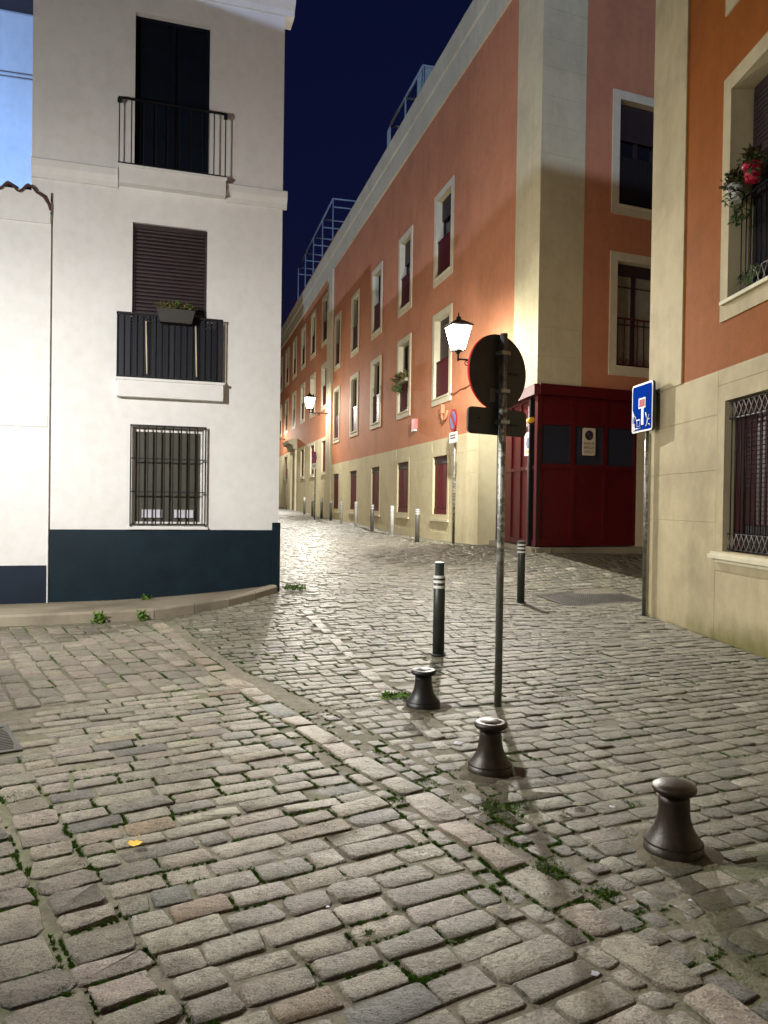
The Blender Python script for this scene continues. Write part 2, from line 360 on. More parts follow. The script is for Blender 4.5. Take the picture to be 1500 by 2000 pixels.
# ------------------------------------------------------------------ ground height
def rbf(pts):
    P = np.array(pts, float); n = len(P)
    d = np.linalg.norm(P[:, None, :2] - P[None, :, :2], axis=2)
    A = np.zeros((n + 3, n + 3)); A[:n, :n] = d + 0.15 * np.eye(n) * 0; A[:n, n] = 1; A[:n, n + 1:] = P[:, :2]; A[n, :n] = 1; A[n + 1:, :n] = P[:, :2].T
    w = np.linalg.solve(A, np.concatenate([P[:, 2], [0, 0, 0]]))
    def f(x, y):
        x = np.asarray(x, float); y = np.asarray(y, float)
        x = np.clip(x, -16, 10); y = np.clip(y, -6, 66)
        r = w[n] + w[n + 1] * x + w[n + 2] * y
        for k in range(n): r = r + w[k] * np.hypot(x - P[k, 0], y - P[k, 1])
        return r
    return f
CP = [(0, -6, 0), (-6, -6, 0), (6, -6, 0), (0, 0, 0), (-6, 0, 0), (6, 0, 0), (0, 3, 0), (-5, 3, 0), (4, 3, 0), (2, 3.5, 0), (-2.5, 5, 0), (-5, 6, 0), (.5, 6, 0), (2.5, 6, .01), (.59, 8.0, .02),
      (-4.8, 9.55, 0), (-3.0, 10, .03), (-6, 9.5, 0), (-2.2, 10.7, .11), (-1.6, 11.6, .21), (-1, 9.5, .08), (.5, 11, .14), (4.1, 8.1, .03), (3.92, 11.3, 0), (2.23, 12.4, .03), (3.1, 12.6, .0), (4.4, 13.4, .02), (.5, 13.5, .24), (-1.5, 14, .3),
      (3.10, 15.86, .64), (4.3, 16.4, .62), (5.8, 17.0, .58), (1.8, 16.2, .50), (2.25, 19.0, .60), (.2, 16.5, .36), (-1.8, 16.5, .36), (7, 13, .05), (8, 17, .55),
      (.94, 21.5, .50), (1.6, 21.6, .58), (.26, 24.4, .56), (-.45, 27.7, .59), (-1.07, 28.8, .67), (-1.81, 32, .71), (-2.44, 34.3, .76), (-3.26, 38.5, .82), (-4.65, 43.6, .91), (-2.8, 19, .42), (-4, 24, .50), (-6.5, 34, .68), (-9, 44, .88),
      (-8, 58, 1.22), (-13, 60, 1.25), (-12, 20, .3), (-14, 10, 0), (9, 8, .05), (3, 30, .7), (1, 45, 1.0), (-2, 60, 1.25)]
GZ = rbf(CP)
def gz(x, y): return float(GZ(x, y))

# ------------------------------------------------------------------ ground sheet (joints) and pavement stones
def joint_depth(x, y):
    base = np.full_like(x, .0092)
    def blob(cx, cy, rx, ry, v):
        d = ((x - cx) / rx) ** 2 + ((y - cy) / ry) ** 2
        return np.exp(-d) * v
    base = base - blob(1.75, 3.2, .6, .45, .009) - blob(.66, 4.5, .3, .3, .010) - blob(.33, 5.95, .3, .3, .010) - blob(1.6, 2.7, .5, .35, .007)
    base = base - blob(0.0, 5.9, .8, 1.0, .006) - blob(2.2, 5.0, 1.0, 1.2, .003)
    return np.clip(base, .003, .04)
xs = np.unique(np.concatenate([np.array([-260, -150, -90, -60, -40, -28, -20, -16, -13]), np.arange(-11, 9.01, .14), np.array([10, 12, 15, 20, 30, 50, 90, 160, 260])]))
ys = np.unique(np.concatenate([np.array([-200, -100, -50, -25, -14, -8, -4, -2, 0, 1]), np.arange(1.6, 26.01, .14), np.arange(26.5, 44, .5), np.arange(45, 70, 2), np.array([75, 90, 120, 180, 300, 500])]))
X, Y = np.meshgrid(xs, ys); G = GZ(X, Y)
far = np.clip((Y - 43) / 1.0, 0, 1)
Zs = G - joint_depth(X, Y) * (1 - far)
V = np.stack([X.ravel(), Y.ravel(), Zs.ravel()], 1); nx, ny = len(xs), len(ys)
I = np.arange(nx * ny).reshape(ny, nx)
Fq = np.stack([I[:-1, :-1], I[:-1, 1:], I[1:, 1:], I[1:, :-1]], -1).reshape(-1, 4)
me = bpy.data.meshes.new('pavement'); me.from_pydata(V.tolist(), [], Fq.tolist()); me.update()
me.materials.append(MT['mortar']); me.materials.append(MT['farcobble'])
for pl in me.polygons:
    pl.use_smooth = True
    c = pl.center
    if c.y > 43.0 or c.y < 0 or abs(c.x) > 12: pl.material_index = 1
pavement = bpy.data.objects.new('pavement', me); COL.objects.link(pavement); pavement['kind'] = 'structure'; ROOT['pavement'] = (0, 0, 0)
pavement['label'] = 'uneven grey cobbled paving of the square and sloping street'

STONES = []   # (cx, cy, length, width, angle, lift, tint, wob)
def pick(pal):
    w = [p[0] for p in pal]; c = random.choices(pal, w)[0][1]
    k = random.uniform(.78, 1.2); return tuple(v * k * random.uniform(.97, 1.03) for v in c)
PAL1 = [(6, (0.318, 0.290, 0.228)), (3, (0.285, 0.249, 0.186)), (2, (0.342, 0.304, 0.251)), (.5, (0.152, 0.147, 0.130)), (.4, (0.257, 0.195, 0.121)), (2, (0.257, 0.237, 0.195))]
PAL2 = [(5, (0.304, 0.271, 0.214)), (2, (0.257, 0.228, 0.172)), (3, (0.318, 0.271, 0.228)), (1, (0.214, 0.195, 0.158))]
PAL3 = [(6, (0.202, 0.189, 0.134)), (3, (0.168, 0.155, 0.108)), (2, (0.232, 0.213, 0.155)), (.35, (0.361, 0.348, 0.286)), (1, (0.133, 0.126, 0.094))]
PALB = [(4, (0.342, 0.299, 0.233)), (2, (0.304, 0.247, 0.181)), (1, (0.228, 0.233, 0.205)), (2, (0.380, 0.328, 0.260))]
def inter(poly, o, d):
    """sorted parameters where the line o+t d crosses the polygon"""
    ts = []
    n = len(poly)
    for k in range(n):
        a = poly[k]; b = poly[(k + 1) % n]
        ex, ey = b[0] - a[0], b[1] - a[1]
        den = d[0] * ey - d[1] * ex
        if abs(den) < 1e-9: continue
        wx, wy = a[0] - o[0], a[1] - o[1]
        t = (wx * ey - wy * ex) / den; s = (wx * d[1] - wy * d[0]) / den
        if 0 <= s < 1: ts.append(t)
    return sorted(ts)
def field(poly, ang, pitch, lens, gap, pal, lift=0.0, avoid=(), wav=0.0, minl=.06):
    a = rad(ang); d = (math.cos(a), math.sin(a)); q = (-d[1], d[0])
    cs = [p[0] * q[0] + p[1] * q[1] for p in poly]
    b = min(cs)
    while b < max(cs):
        w = pitch * random.uniform(.88, 1.12); bc = b + w / 2; b += w
        o = (q[0] * bc, q[1] * bc); ts = inter(poly, o, d)
        for t0, t1 in zip(ts[::2], ts[1::2]):
            t = t0 + random.uniform(-.1, 0) * 0
            t = t0
            first = True
            while t < t1 - minl:
                L = random.uniform(*lens) * (random.uniform(.4, .9) if first or random.random() < .12 else 1.0); first = False
                if t + L > t1 - .08: L = t1 - t
                cx, cy = o[0] + d[0] * (t + L / 2), o[1] + d[1] * (t + L / 2); t += L
                if any(math.hypot(cx - ax, cy - ay) < ar for ax, ay, ar in avoid): continue
                if L - gap < .03: continue
                STONES.append((cx, cy, L - gap * random.uniform(.7, 1.3), w - gap * random.uniform(.75, 1.35), a + random.gauss(0, .02) + wav * math.sin(t * 2.1 + b * 3), lift + random.gauss(0, .0035), pick(pal), 1))
def course(pts, width, lens, gap, pal, lift=0.0):
    """one course laid lengthwise along a polyline"""
    seg = []; 
    P = [Vector((x, y)) for x, y in pts]; tot = [0]
    for a, b in zip(P, P[1:]): tot.append(tot[-1] + (b - a).length)
    def at(t):
        for k in range(len(P) - 1):
            if t <= tot[k + 1] or k == len(P) - 2:
                u = (t - tot[k]) / (tot[k + 1] - tot[k]); return P[k].lerp(P[k + 1], u), (P[k + 1] - P[k])
    t = 0
    while t < tot[-1]:
        L = random.uniform(*lens); c, d = at(min(t + L / 2, tot[-1])); t += L
        STONES.append((c.x, c.y, L - gap, width * random.uniform(.85, 1.1), math.atan2(d.y, d.x) + random.gauss(0, .03), lift + random.gauss(0, .004), pick(pal), 1))
Bc = [(2.35, .2), (1.75, 1.25), (1.14, 2.36), (.91, 2.8), (.59, 3.39), (.22, 4.18), (-.17, 4.8), (-.71, 5.76), (-1.5, 7.1), (-2.2, 8.45), (-2.95, 9.9)]
def offs(pts, d):
    out = []
    for k, p in enumerate(pts):
        a = Vector(pts[max(k - 1, 0)]); b = Vector(pts[min(k + 1, len(pts) - 1)]); t = (b - a).normalized(); n = Vector((t.y, -t.x))
        out.append((p[0] + n.x * d, p[1] + n.y * d))
    return out      # +d is to the right of the running direction (toward +x,+y side here)
G0, G1 = Vector((.62, .6)), Vector((-2.81, 5.65))
gd = (G1 - G0).normalized(); gn = Vector((gd.y, -gd.x))     # gn points to the right-hand field
def gp(t, off): v = G0 + gd * t + gn * off; return (v.x, v.y)
LEN = (G1 - G0).length
Bl = offs(Bc, -.20); Bl2 = offs(Bc, -.095); Br = offs(Bc, .10); Br2 = offs(Bc, .36)
iron_spots = [(1.37, 3.56, .125), (.66, 4.60, .125), (.33, 6.04, .125), (.93, 6.1, .05), (.59, 8.02, .06), (2.23, 12.4, .06), (3.83, 11.28, .05)]
course(Bc, .175, (.22, .44), .022, PALB, .004)
course([((a[0] + b[0]) / 2, (a[1] + b[1]) / 2) for a, b in zip(Bl, Bl2)][2:9], .085, (.09, .2), .02, PAL1, -.006)
# small dark setts right of the band, two or three rows
f_strip = [p for p in Br[1:8]] + [p for p in Br2[1:8]][::-1]
field(f_strip, -60, .115, (.10, .18), .024, [(3, (.19, .175, .15)), (2, (.23, .21, .175))], -.004)
# central field of large setts between gutter and band
turn = [(-1.35, 6.75), (-3.35, 5.45)]
R1 = [gp(.0, .03), (2.2, .2)] + Bl[1:8] + [turn[0], turn[1]] + [gp(LEN, .03)]
R1 = [gp(-.2, .03)] + Bl[0:8] + [(-1.25, 6.62), (-2.86, 5.62)]
field(R1, 30, .142, (.20, .37), .016, PAL1, .0, avoid=[], wav=.012)
# columns left of the gutter
for k in range(12):
    o0 = -.03 - k * .245
    a, b = gp(-.4, o0), gp(LEN + (.2 if k < 2 else 1.6), o0)
    if k in (0, 1): b = gp(LEN - .9 + k * 0, o0)
    c, d = gp(LEN + (.2 if k < 2 else 1.6), o0 - .20), gp(-.4, o0 - .20)
    if k in (0, 1): c = gp(LEN - .9, o0 - .20)
    poly = [a, b, c, d]
    ang = math.degrees(math.atan2(gd.y, gd.x))
    axis = ((a[0] + d[0]) / 2, (a[1] + d[1]) / 2); ax2 = ((b[0] + c[0]) / 2, (b[1] + c[1]) / 2)
    course([axis, ax2], .222 + random.uniform(-.012, .012), (.13, .25), .020, PAL2, .002)
# beyond the drain: small columns running up to the kerb
R4 = [(-2.86, 5.72), (-1.28, 6.72), (-1.62, 7.12), (-2.98, 9.72), (-4.8, 9.46), (-7.5, 8.9), (-6.5, 7.9)]
field(R4, -58, .185, (.17, .34), .012, PAL2, .0, wav=.03)
# the wide field of smaller setts on the right and up the street
B2 = [(-1.02, 10.35), (-.29, 7.81), (.18, 5.99), (.43, 5.03)]
course(B2, .13, (.18, .34), .02, [(1, (.34, .31, .26))], .003)
R3a = Br2[0:8] + [(-.42, 5.88)] + [(-1.18, 7.2), (-2.05, 8.8), (-2.75, 10.12), (-1.62, 11.55), (-1.1, 11.2)] + [(b[0] - .08, b[1]) for b in B2] + [(1.0, 3.9), (3.2, .1)]
R3 = Br2[0:8] + [(-1.32, 7.25), (-2.05, 8.6), (-2.75, 10.05), (-1.62, 11.62), (-1.60, 12.0), (-9.9, 43.5), (-4.15, 43.5), (2.2, 19.05), (3.02, 15.78), (5.7, 16.9), (6.8, 15), (3.95, 11.2), (4.05, 8.0), (4.4, -.3)]
AV = iron_spots + [(b2x, b2y, .075) for (b2x, b2y) in [tuple(Vector(B2[0]).lerp(Vector(B2[1]), k / 30)) for k in range(31)] + [tuple(Vector(B2[1]).lerp(Vector(B2[2]), k / 22)) for k in range(23)] + [tuple(Vector(B2[2]).lerp(Vector(B2[3]), k / 12)) for k in range(13)]]
field(R3, 23, .138, (.13, .26), .011, PAL3, .0, avoid=AV, wav=.02)

DRAINS = [(-2.62, 5.0, .62, .42, math.atan2(gd.y, gd.x)), (3.55, 13.05, 1.7, .9, rad(28))]
def in_drain(x, y):
    for cx, cy, l, w, a in DRAINS:
        dx, dy = x - cx, y - cy; u = dx * math.cos(a) + dy * math.sin(a); v = -dx * math.sin(a) + dy * math.cos(a)
        if abs(u) < l / 2 + .06 and abs(v) < w / 2 + .06: return True
    return False
STONES = [s for s in STONES if not in_drain(s[0], s[1])]

def stone_geo(s, lod):
    cx, cy, L, W, a, lift, tint, _ = s
    hl, hw = L / 2, W / 2
    c = min(hl, hw) * random.uniform(.12, .34)
    if lod < 2:
        c2 = c * random.uniform(.6, 1.5)
        out = [(-hl + c, -hw), (hl - c2, -hw), (hl, -hw + c2), (hl, hw - c), (hl - c, hw), (-hl + c2, hw), (-hl, hw - c2), (-hl, -hw + c)]
    else: out = [(-hl, -hw), (hl, -hw), (hl, hw), (-hl, hw)]
    j = .07 * W if lod < 2 else .03 * W
    out = [(x + random.uniform(-j, j), y + random.uniform(-j, j)) for x, y in out]
    tx, ty = random.gauss(0, .014), random.gauss(0, .018)
    ins = random.uniform(.004, .010); ca, sa = math.cos(a), math.sin(a)
    n = len(out); verts = []
    prof = ((0, -.05), (0, -.012), (.35, -.0035), (1.0, 0.0)) if lod < 2 else ((0, -.05), (0, -.008), (1.0, 0.0))
    for (k, z) in prof:
        f1 = max(.3, 1 - ins * k / hl); f2 = max(.3, 1 - ins * k / hw)
        for x, y in out:
            xx, yy = x * f1, y * f2
            verts.append((xx, yy, z + (tx * xx + ty * yy if z > -.04 else 0)))
    faces = []
    for r in range(len(prof) - 1):
        for k in range(n): faces.append((r * n + k, r * n + (k + 1) % n, (r + 1) * n + (k + 1) % n, (r + 1) * n + k))
    faces.append(tuple((len(prof) - 1) * n + k for k in range(n)))
    return verts, faces, ca, sa, cx, cy, lift, tint
def visible_rank(s):
    cx, cy, L, W = s[:4]
    if cy < 1.7: return 0
    px = 750 + 1500 * cx / cy; py = 1000 - 1500 * (gz(cx, cy) - 1.6 + .0116 * cy) / cy
    if px < -20 or px > 1520 or py > 2030: return 0
    return L * W / cy ** 3
order = sorted(range(len(STONES)), key=lambda k: -visible_rank(STONES[k]))
for k in order[:300]:
    vs_, fs, ca, sa, cx, cy, lift, tint = stone_geo(STONES[k], 0)
    me = bpy.data.meshes.new('cobblestone'); me.from_pydata(vs_, [], fs); me.update()
    at = me.color_attributes.new('tint', 'FLOAT_COLOR', 'POINT'); at.data.foreach_set('color', [*tint, 1] * len(vs_))
    me.polygons.foreach_set('use_smooth', [True] * len(fs)); me.materials.append(MT['stone'])
    ob = bpy.data.objects.new('cobblestone', me); COL.objects.link(ob); ob.parent = pavement
    ob.location = (cx, cy, gz(cx, cy) + lift); ob.rotation_euler = (0, 0, STONES[k][4])
VV, FF, TT = [], [], []
rest = order[300:]
GZr = GZ(np.array([STONES[k][0] for k in rest]), np.array([STONES[k][1] for k in rest]))
for k, z0 in zip(rest, GZr):
    s = STONES[k]; dist = math.hypot(s[0], s[1])
    vs_, fs, ca, sa, cx, cy, lift, tint = stone_geo(s, 0 if dist < 6 else (1 if dist < 13 else 2))
    b = len(VV)
    # tilt with the slope
    e = .1; gx = (gz(cx + e, cy) - gz(cx - e, cy)) / (2 * e) if cy > 8 else 0; gy = (gz(cx, cy + e) - gz(cx, cy - e)) / (2 * e) if cy > 8 else 0
    for x, y, z in vs_:
        dx, dy = x * ca - y * sa, x * sa + y * ca
        VV.append((cx + dx, cy + dy, z0 + lift + z + gx * dx + gy * dy)); TT.extend((*tint, 1))
    FF.extend(tuple(i + b for i in f) for f in fs)
me = bpy.data.meshes.new('cobblestone_field'); me.from_pydata(VV, [], FF); me.update()
at = me.color_attributes.new('tint', 'FLOAT_COLOR', 'POINT'); at.data.foreach_set('color', TT)
me.polygons.foreach_set('use_smooth', [True] * len(FF)); me.materials.append(MT['stone'])
cf = bpy.data.objects.new('cobblestone_field', me); COL.objects.link(cf); cf.parent = pavement; cf['kind'] = 'stuff'
print('stones', len(STONES), 'tris', sum(len(f) - 2 for f in FF))

# ------------------------------------------------------------------ sidewalk and kerb under the white house
kl = [Vector(p) for p in [(-9.0, 8.45), (-6.5, 9.05), (-4.8, 9.52), (-3.6, 9.86), (-3.0, 10.08), (-2.55, 10.42), (-2.15, 10.80), (-1.85, 11.20), (-1.60, 11.66)]]
def ktop(p): return gz(p.x, p.y) + (.135 if p.x < -2.3 else .12)
mb = MB(); inner = []; outer = []
for k, p in enumerate(kl):
    a = kl[max(k - 1, 0)]; b = kl[min(k + 1, len(kl) - 1)]; t = (b - a).normalized(); n = Vector((-t.y, t.x))
    q = p + n * .13
    outer.append(mb.p(q.x, q.y, ktop(p) - .004))
    u = min(max((q - Vector((W_.o.x, W_.o.y))).dot(Vector((W_.ex.x, W_.ex.y))), -6), 3.25)
    w = W_(u, .1, 0); inner.append(mb.p(w.x, w.y, .12 + max(0, u) ** 2 / 3.25 ** 2 * .20))
for k in range(len(kl) - 1): mb.face([outer[k], outer[k + 1], inner[k + 1], inner[k]])
sidewalk = mb.build('sidewalk', 'sidewalk', kind='structure', label='narrow worn sidewalk along the foot of the white house')
for k in range(len(kl) - 1):
    a, b = kl[k], kl[k + 1]; t = (b - a).normalized(); n = Vector((-t.y, t.x)); g = .006
    mb = MB(); A = a + t * g; B = b - t * g
    z = [(gz(p.x, p.y) - .12, ktop(p)) for p in (a, b)]
    prof = []
    for p, (zb, zt) in ((A, z[0]), (B, z[1])):
        q = p + n * .14
        prof.append([mb.p(p.x, p.y, zb), mb.p(p.x + n.x * .005, p.y + n.y * .005, zt - .03), mb.p(p.x + n.x * .03, p.y + n.y * .03, zt), mb.p(q.x, q.y, zt), mb.p(q.x, q.y, zb)])
    for j in range(5): mb.face([prof[0][j], prof[0][(j + 1) % 5], prof[1][(j + 1) % 5], prof[1][j]])
    mb.face(prof[0][::-1]); mb.face(prof[1])
    mb.build('kerb_stone', 'kerbstone', sidewalk)

# ------------------------------------------------------------------ white house
wh = thing('white_house', 'white plastered three-storey house with dark blue plinth and balconied windows', 'house', tuple(W_(0, 0, 0.1)))
O3 = (1.09, 2.15, 6.40, 8.66, .20); O2 = (1.08, 2.14, 3.38, 5.63, .16); O1 = (1.11, 2.12, 1.235, 2.655, .13)
mb = wall(MB(W_), -.27, 3.26, 0.0, 9.12, [O3, O2, O1])
p0 = W_(3.26, 0, 0); sd = Vector((-.2546, .967, 0))
for zz in [(0, 9.12)]:
    a = len(mb.v); mb.v += [tuple(p0), tuple(p0 + sd * 9), tuple(p0 + sd * 9 + Vector((0, 0, 9.12))), tuple(p0 + Vector((0, 0, 9.12)))]; mb.face([a, a + 1, a + 2, a + 3])
mb.quad((-.27, 0, 0), (-.27, 8, 0), (-.27, 8, 9.12), (-.27, 0, 9.12))
mb.build('wall', 'white', wh)
MB(W_).box(.0, 3.27, -.014, .0, -.1, 1.16).build('plinth', 'navy', wh)
MB(W_).box(3.16, 3.285, -.03, .30, -.1, 1.275).build('corner_guard', 'navy', wh)
# belt course and top cornice
prof = [(0, 6.08), (-.035, 6.09), (-.04, 6.15), (-.06, 6.19), (-.085, 6.23), (-.09, 6.33), (-.075, 6.345), (0, 6.36)]
MB(W_).extr(prof, -.27, .87).build('belt_course', 'white', wh); MB(W_).extr(prof, 2.40, 3.32).build('belt_course', 'white', wh)
prof = [(0, 9.02), (-.03, 9.03), (-.05, 9.10), (-.12, 9.16), (-.15, 9.22), (-.15, 9.34), (0, 9.40), (.3, 9.40), (.3, 9.02)]
MB(W_).extr(prof, -.30, 3.40).build('cornice', 'white', wh)
mb = MB(W_); mb.box(-.25, 3.24, .02, 7.5, 9.12, 9.38); mb.build('roof', 'stonetrim', wh)
# top-floor balcony door
f = MB(W_); surround(f, 1.14, 2.10, 6.42, 8.61, .05, .10, .16); f.box(1.60, 1.66, .11, .16, 6.42, 8.61); dr = f.build('balcony_door', 'navyshutter', wh)
for x0, x1 in ((1.14, 1.60), (1.66, 2.10)):
    MB(W_).box(x0, x1, .135, .155, 6.42, 6.95).build('panel', 'navyshutter', dr)
    MB(W_).box(x0, x1, .145, .155, 6.95, 8.25).build('pane', 'navyshutter', dr)
    MB(W_).box(x0, x1, .14, .155, 8.25, 8.61).build('pane', 'navyshutter', dr)
    MB(W_).box(x0, x1, .125, .155, 6.92, 6.97).build('rail', 'navyshutter', dr)
MB(W_).box(1.09, 2.15, .18, .2, 6.40, 8.66).build('backing', 'dark', wh)
def slab(z0, z1, dp, x0=.885, x1=2.385):
    m = MB(W_); m.box(x0, x1, -dp, 0.002, z0, z1 - .035); m.box(x0 - .018, x1 + .018, -dp - .018, 0.002, z1 - .035, z1); return m.build('balcony_slab', 'white', wh)
slab(6.12, 6.385, .155); slab(3.085, 3.355, .13)
# upper railing
up = MB(W_).box(.87, 2.39, -.15, -.12, 7.315, 7.34).build('railing', 'iron', wh); MB(W_).box(.87, 2.39, -.15, -.125, 6.39, 6.415).build('bottom_rail', 'iron', up)
for k in range(10):
    x = .885 + k * (2.375 - .885) / 9; MB(W_).box(x - .008, x + .008, -.143, -.127, 6.41, 7.32).build('baluster', 'iron', up)
for x in (.885, 2.375):
    MB(W_).box(x - .01, x + .01, -.14, 0, 7.31, 7.33).build('bracket', 'iron', up)
    MB(W_).box(x - .028, x + .028, -.155, -.10, 7.265, 7.315).build('corner_block', 'iron', up)
# middle window: roller shutter
mb = MB(W_); mb.box(1.08, 1.115, .05, .15, 3.38, 5.60); mb.box(2.105, 2.14, .05, .15, 3.38, 5.60); mb.box(1.08, 2.14, .05, .15, 5.56, 5.63)
rs = mb.build('roller_shutter', 'brown', wh)
for k in range(40):
    z = 3.40 + k * .0545
    m = MB(W_); m.extr([(.10, z), (.083, z + .008), (.078, z + .026), (.083, z + .044), (.10, z + .0515)], 1.117, 2.103); m.build('slat', 'brown', rs)
MB(W_).box(1.08, 2.14, .13, .16, 3.38, 5.63).build('backing', 'dark', wh)
# middle railing with lattice screen
mid = MB(W_).box(.875, 2.375, -.12, -.09, 4.265, 4.295).build('railing', 'iron', wh); MB(W_).box(.875, 2.375, -.12, -.095, 3.36, 3.385).build('bottom_rail', 'iron', mid)
for k in range(18):
    x = .885 + k * (2.365 - .885) / 17; MB(W_).box(x - .007, x + .007, -.112, -.098, 3.38, 4.27).build('baluster', 'iron', mid)
for x in (.885, 2.365): MB(W_).box(x - .01, x + .01, -.12, 0, 4.265, 4.285).build('bracket', 'iron', mid)
lt = MB(W_); x0, x1, z0, z1 = 1.06, 2.27, 3.39, 4.26; st = .052
def clipseg(xa, za, dx):  # 45 degree strip through (xa, z0)
    a = max(x0, min(x1, xa)); 
    t0, t1 = 0, z1 - z0
    if dx > 0: lo, hi = max(t0, x0 - xa), min(t1, x1 - xa)
    else: lo, hi = max(t0, xa - x1), min(t1, xa - x0)
    return (xa + dx * lo, z0 + lo, xa + dx * hi, z0 + hi) if hi > lo + .02 else None
for dx in (1, -1):
    xa = x0 - (z1 - z0) if dx > 0 else x0
    end = x1 if dx > 0 else x1 + (z1 - z0)
    while xa < end:
        sgm = clipseg(xa, z0, dx)
        if sgm:
            a, b, c, d = sgm; h = .0085 * 1.414; yy = -.088 if dx > 0 else -.084
            lt.face([lt.p(a - h, yy, b), lt.p(a + h, yy, b), lt.p(c + h, yy, d), lt.p(c - h, yy, d)])
            lt.face([lt.p(a - h, yy + .004, b), lt.p(c - h, yy + .004, d), lt.p(c + h, yy + .004, d), lt.p(a + h, yy + .004, b)])
        xa += st
lt.build('lattice_screen', 'lattice', mid)
for a, b in ((.89, 1.06), (1.62, 1.70), (2.27, 2.36)): MB(W_).box(a, b, -.086, -.082, 3.39, 4.26).build('screen_panel', 'lattice', mid)
MB(W_).box(.95, 2.3, -.03, -.02, 3.37, 4.15).build('screen_backing', 'dark', mid)
for x in (1.285, 1.985): MB(W_).tube([(x - .008, -.125, 4.18), (x + .012, -.125, 3.42)], .013, 6).build('tied_cane', 'bamboo', mid)
# ground-floor window with grille
mb = MB(W_); surround(mb, 1.15, 2.08, 1.275, 2.60, .04, .06, .12); win = mb.build('window', 'pvc', wh)
MB(W_).box(1.15, 2.08, .085, .10, 1.275, 2.60).build('blind', 'blind', win)
MB(W_).box(1.57, 1.67, .07, .086, 1.275, 2.60).build('mullion', 'blind', win)
for z in range(24): MB(W_).box(1.15, 2.08, .079, .086, 1.50 + z * .046, 1.536 + z * .046).build('slat', 'blind', win)
for a, b in ((1.245, 1.535), (1.705, 1.985)): MB(W_).box(a, b, .06, .068, 1.335, 1.455).build('paper', 'paper', win)
m = MB(W_); m.box(1.04, 2.19, -.05, .10, 1.165, 1.20); m.box(1.06, 2.17, -.03, .10, 1.20, 1.235); m.build('window_sill', 'white', wh)
g = MB(W_); g.box(1.075, 1.095, -.07, -.05, 1.215, 2.69); g.box(2.135, 2.155, -.07, -.05, 1.215, 2.69); g.box(1.075, 2.155, -.07, -.05, 2.67, 2.69); g.box(1.075, 2.155, -.07, -.05, 1.235, 1.25)
gr = g.build('window_grille', 'iron', wh)
for z in (1.715, 2.20): MB(W_).box(1.095, 2.135, -.068, -.052, z - .008, z + .008).build('bar', 'iron', gr)
for k in range(8):
    x = 1.205 + k * .1175; MB(W_).box(x - .009, x + .009, -.078, -.060, 1.24, 2.68).build('bar', 'iron', gr)
# planter hung on the railing
pt = thing('balcony_planter', 'dark window box with dry plants hung on the lattice balcony railing', 'planter', tuple(W_(1.68, -.18, 4.16)))
m = MB(W_); m.prism([(1.47, 4.165), (1.91, 4.165), (1.96, 4.36), (1.42, 4.36)], -.26, -.13); m.build('trough', 'planter', pt)
def leaves(fr, c, spread, n, L, mat, parent, name='foliage', up=.7, droop=0.0, w=.3):
    m = MB()
    for k in range(n):
        b = Vector(fr(c[0] + random.uniform(-1, 1) * spread[0], c[1] + random.uniform(-1, 1) * spread[1], c[2] + random.uniform(-1, 1) * spread[2]))
        d = Vector((random.gauss(0, 1), random.gauss(0, 1), up + random.gauss(0, .6))).normalized(); s = d.orthogonal().normalized(); l = L * random.uniform(.5, 1.2)
        q = b + d * l * .55 + s * 0; e = b + d * l + Vector((0, 0, -droop * l)); ww = s * l * w * .5
        i = len(m.v); m.v += [tuple(b), tuple(q + ww), tuple(e), tuple(q - ww)]; m.face([i, i + 1, i + 2]); m.face([i, i + 2, i + 3])
    return m.build(name, mat, parent)
leaves(W_, (1.68, -.19, 4.40), (.26, .06, .03), 200, .09, 'leafdry', pt, 'dry_foliage', .5)
leaves(W_, (1.80, -.19, 4.40), (.14, .05, .03), 50, .10, 'leafgreen', pt, 'green_foliage', .7)

# ------------------------------------------------------------------ annex on the left
an = thing('annex_house', 'low white annex with wavy tiled eave left of the white house', 'house', tuple(W_(-1.5, -.05, 0.1)))
mb = wall(MB(W_), -6.0, -.015, 0, 5.76, [], y=-.055); mb.quad((-.015, -.055, 0), (-.015, .0, 0), (-.015, .0, 5.76), (-.015, -.055, 5.76)); mb.build('wall', 'annex', an)
MB(W_).box(-6, -.03, -.072, -.055, -.1, .655).build('plinth', 'navy2', an)
m = MB(W_); m.box(-6, -.035, -.068, -.055, 2.60, 2.76); m.build('band', 'annex', an)
m = MB(W_); m.box(-6, -.015, -.085, -.055, 5.44, 5.875); m.build('frieze', 'annex', an)
MB(W_).box(-.022, -.009, -.058, -.02, .1, 5.72).build('edge_trim', 'annex', an)
def tile(xc, per=.25):
    m = MB(W_); n = 12; rows = []
    for (yy, zz) in ((-.17, 5.865), (.5, 6.06)):
        xs__ = [xc + per * (k / n - .5) for k in range(n + 1)]
        zc_ = [.052 * math.cos(2 * math.pi * (k / n - .5)) for k in range(n + 1)]
        rows.append(([m.p(x, yy, zz + z + .014) for x, z in zip(xs__, zc_)], [m.p(x, yy, zz + z - .014) for x, z in zip(xs__, zc_)]))
    for k in range(n):
        m.face([rows[0][0][k], rows[0][0][k + 1], rows[1][0][k + 1], rows[1][0][k]], True); m.face([rows[0][1][k], rows[1][1][k], rows[1][1][k + 1], rows[0][1][k + 1]], True)
        m.face([rows[0][0][k], rows[0][1][k], rows[0][1][k + 1], rows[0][0][k + 1]])
    return m.build('roof_tile', 'tile', an)
for k in range(12): tile(-.29 - k * .252)
MB(W_).tube([(-.17, -.15, 5.83), (-.09, -.13, 5.79), (-.03, -.09, 5.70), (-.014, -.06, 5.58)], [.022, .026, .022, .012], 7).build('verge_tile', 'tile', an)
MB(W_).box(-6, -.02, -.054, 3.0, 5.77, 5.87).build('roof', 'tile', an)
